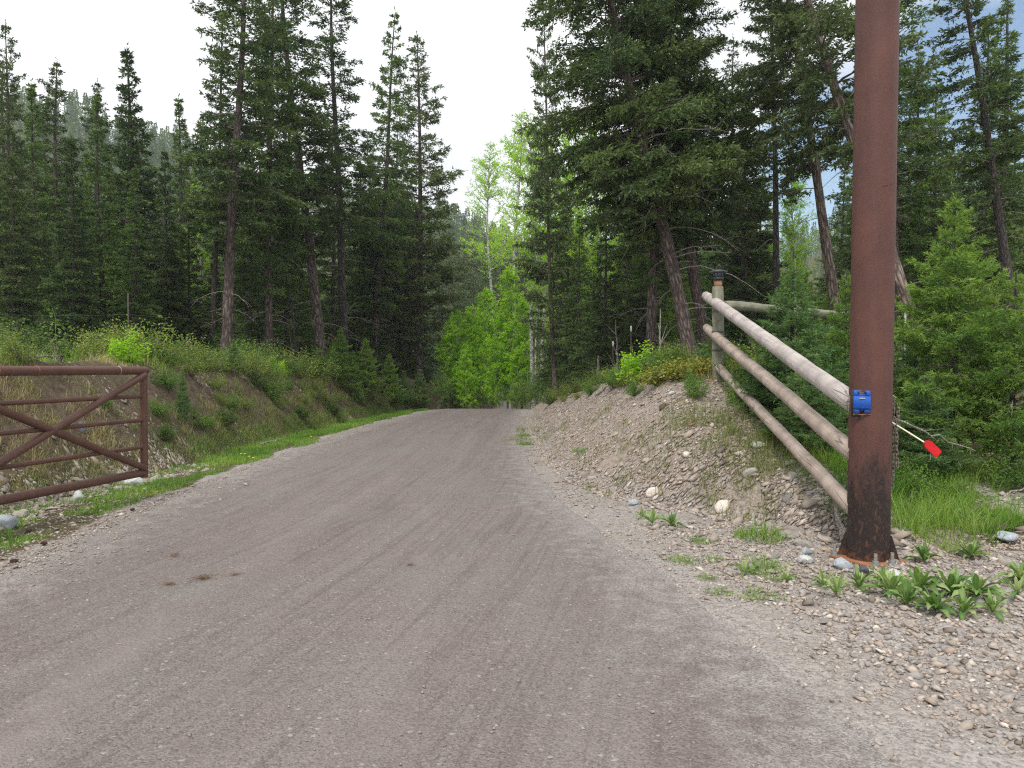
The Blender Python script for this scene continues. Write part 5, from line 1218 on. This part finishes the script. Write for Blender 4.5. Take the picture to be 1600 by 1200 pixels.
# wire fence strands and metal posts
def tpost(px, Y, top, label, mat='tpost', white=True):
    t_ = at(px, top, Y); z = H1(t_.x, Y); o = tag(empty('metal_fence_post', (t_.x, Y, z)), label, 'fence post', 'thin metal fence posts'); h = t_.z - z
    mb = MB(); mb.box((0, 0, h / 2 - .1), (.034, .005, h + .2)); mb.box((0, .016, h / 2 - .1), (.006, .028, h + .2)); mb.build('stake', M[mat], o)
    if white: mb = MB(); mb.box((0, 0, h - .05), (.037, .009, .12)); mb.build('tip', M['white_pvc'], o)
    return Vector((t_.x, Y, t_.z))
a1 = tpost(200, 16.0, 458, 'thin rusty metal fence post left of the narrow pointed spruce', 'tpost', False)
a2 = tpost(986, 17.0, 510, 'taller thin metal post with a pale tip behind the brow of the gravel bank')
a3 = tpost(958, 18.0, 534, 'shorter thin metal post with a pale tip left of the taller one')
a4 = tpost(1415, 12.0, 480, 'pale thin metal fence post between the steel post and the large young fir', 'galv', False)
def wires(name, pts_list, label, rad=.002):
    o = tag(empty(name, pts_list[0][0]), label, 'fence wire')
    b0 = Vector(pts_list[0][0])
    for ps in pts_list:
        mb = MB()
        for p, q in zip(ps[:-1], ps[1:]):
            t = np.linspace(0, 1, 12)[:, None]; P = np.array(p)[None] * (1 - t) + np.array(q)[None] * t; P[:, 2] -= .05 * (4 * t * (1 - t))[:, 0]
            mb.tube(P - np.array(b0), rad, 4, cap=False)
        mb.build('strand', M['wire'], o)
wires('wire_fence', [[tuple(at(1122, 463 + d, 11.45)), tuple(at(1241, 470 + d * 1.0, 12.0)), tuple(at(1415, 490 + d, 12.0)), tuple(at(1640, 500 + d, 13.0))] for d in (0, 62, 85)], 'thin wire strands strung from the lantern post to the right')
wires('wire_fence', [[tuple(at(-60, 488 + d, 15.5)), tuple(at(200, 491 + d, 16.0)), tuple(at(420, 500 + d, 19.0))] for d in (0, 30)], 'thin wire strands strung along the top of the left bank')
wires('wire_fence', [[tuple(at(935, 560, 18.5)), tuple(at(958, 545, 18.0)), tuple(at(986, 520 , 17.0)), tuple(at(1119, 548, 11.6))], [tuple(at(958, 555, 18.0)), tuple(at(986, 540, 17.0)), tuple(at(1119, 556, 11.6))]], 'sagging wire strands between the small metal posts and the lantern post')

# dead wood: snags, sticks, fallen limbs
def stick(p, q, rad, label, cat='branch', seed=0, side=3):
    p, q = Vector(p), Vector(q); o = tag(empty('dead_branch', p), label, cat); mb = MB(); rg = np.random.RandomState(seed); t = np.linspace(0, 1, 10)
    L = (q - p).length; P = np.outer(t, np.array(q - p)) + rg.normal(0, .012 * L, (10, 3)) * (t * (1 - t) * 4)[:, None]; mb.tube(P, rad * (1 - .75 * t) + .002, 6)
    for k in range(side):
        i = rg.randint(2, 8); d = np.array(q - p) / L + rnd_unit(rg, 1)[0] * .8; mb.tube([P[i], P[i] + d * L * .1, P[i] + d * L * .22], [rad * .4, rad * .25, .0015], 4)
    ob = mb.build('limb', M['deadwood'], o, smooth=True); return o
def G(px, Y, dz=0): x = (px - 800) / F * Y; return (x, Y, H1(x, Y) + dz)
stick(G(930, 16.2, .04), G(968, 15.8, .10), .03, 'pale fallen stick lying on the brow of the gravel bank', seed=1)
stick(G(1031, 15, 0), tuple(at(1032, 482, 15)), .028, 'thin standing dead snag left of the thick leaning trunk', 'snag', 2, 5)
stick(G(966, 19, 0), tuple(at(962, 500, 19)), .03, 'thin grey dead sapling among the dark spruces', 'snag', 3, 6)
stick(G(1500, 7.6, .03), G(1640, 8.2, .28), .012, 'long pale dry stem lying at the right edge', seed=4, side=2)
stick(tuple(at(1398, 655, 7.2)), tuple(at(1525, 705, 7.6)), .010, 'bare grey twig behind the red marker', seed=5)
stick(G(1322, 6.7, .05), G(1300, 7.3, .10), .035, 'short weathered wood scrap at the lower end of the lowest rail', 'wood scrap', 6, 0)
stick(G(452, 25.5, 0), tuple(at(472, 545, 21)), .03, 'grey leaning stick at the foot of the fir trunks', seed=7)
stick(G(935, 19.5, 0), tuple(at(935, 556, 19.5)), .07, 'grey broken stump behind the brow of the gravel bank', 'stump', 8, 0)
stick(G(55, 10.6, .05), G(95, 11.2, .12), .02, 'dead root hanging on the bank behind the gate', seed=9)
stick(G(405, 15.2, .08), G(440, 15.8, .1), .02, 'dead root under the soil edge of the left bank', seed=10)
stick(G(1078, 9.6, .02), G(1086, 9.5, .07), .012, 'orange splinter of wood on the gravel slope', 'splinter', 11, 0).children[0].data.materials[0] = M['orange']
# dandelions on the verge
fl = MB(); fl.lathe([(0, 0), (.018, .004), (.016, .010), (0, .012)], (0, 0, .085), 10, 0); fl.tube([(0, 0, 0), (0, 0, .086)], .0025, 5, 1)
M['yellow'] = plain('yellow', (.75, .55, .02), .6)
FM = fl.mesh('dandelion', [M['yellow'], M['grass']])
for k, (px, Y) in enumerate([(382, 12.7), (388, 12.5), (376, 12.9), (486, 16.2), (395, 12.3)]):
    place_mesh(FM, 'dandelion', px, Y, 1.2, 'small yellow dandelion in the verge grass', 'flower', 'dandelions in the left verge')

# ------------------------------------------------------------------ air
hz = MB(); hz.box((0, 140, 50), (760, 640, 116))
m = bpy.data.materials.new('haze'); m.use_nodes = True; nt = m.node_tree; nt.nodes.clear(); ho = nt.nodes.new('ShaderNodeOutputMaterial'); pv = nt.nodes.new('ShaderNodeVolumePrincipled')
pv.inputs['Color'].default_value = (.86, .90, .96, 1); pv.inputs['Density'].default_value = .0006; pv.inputs['Anisotropy'].default_value = .2
nt.links.new(pv.outputs[0], ho.inputs['Volume'])
tag(hz.build('haze', m), 'thin pale haze that greys the far hillside', 'haze', kind='stuff')
for k, o in PR.items():
    if k not in USED: bpy.data.objects.remove(o)
for o in bpy.data.objects:
    if 'H' in o: del o['H']
print('faces', sum(len(me.polygons) for me in bpy.data.meshes))
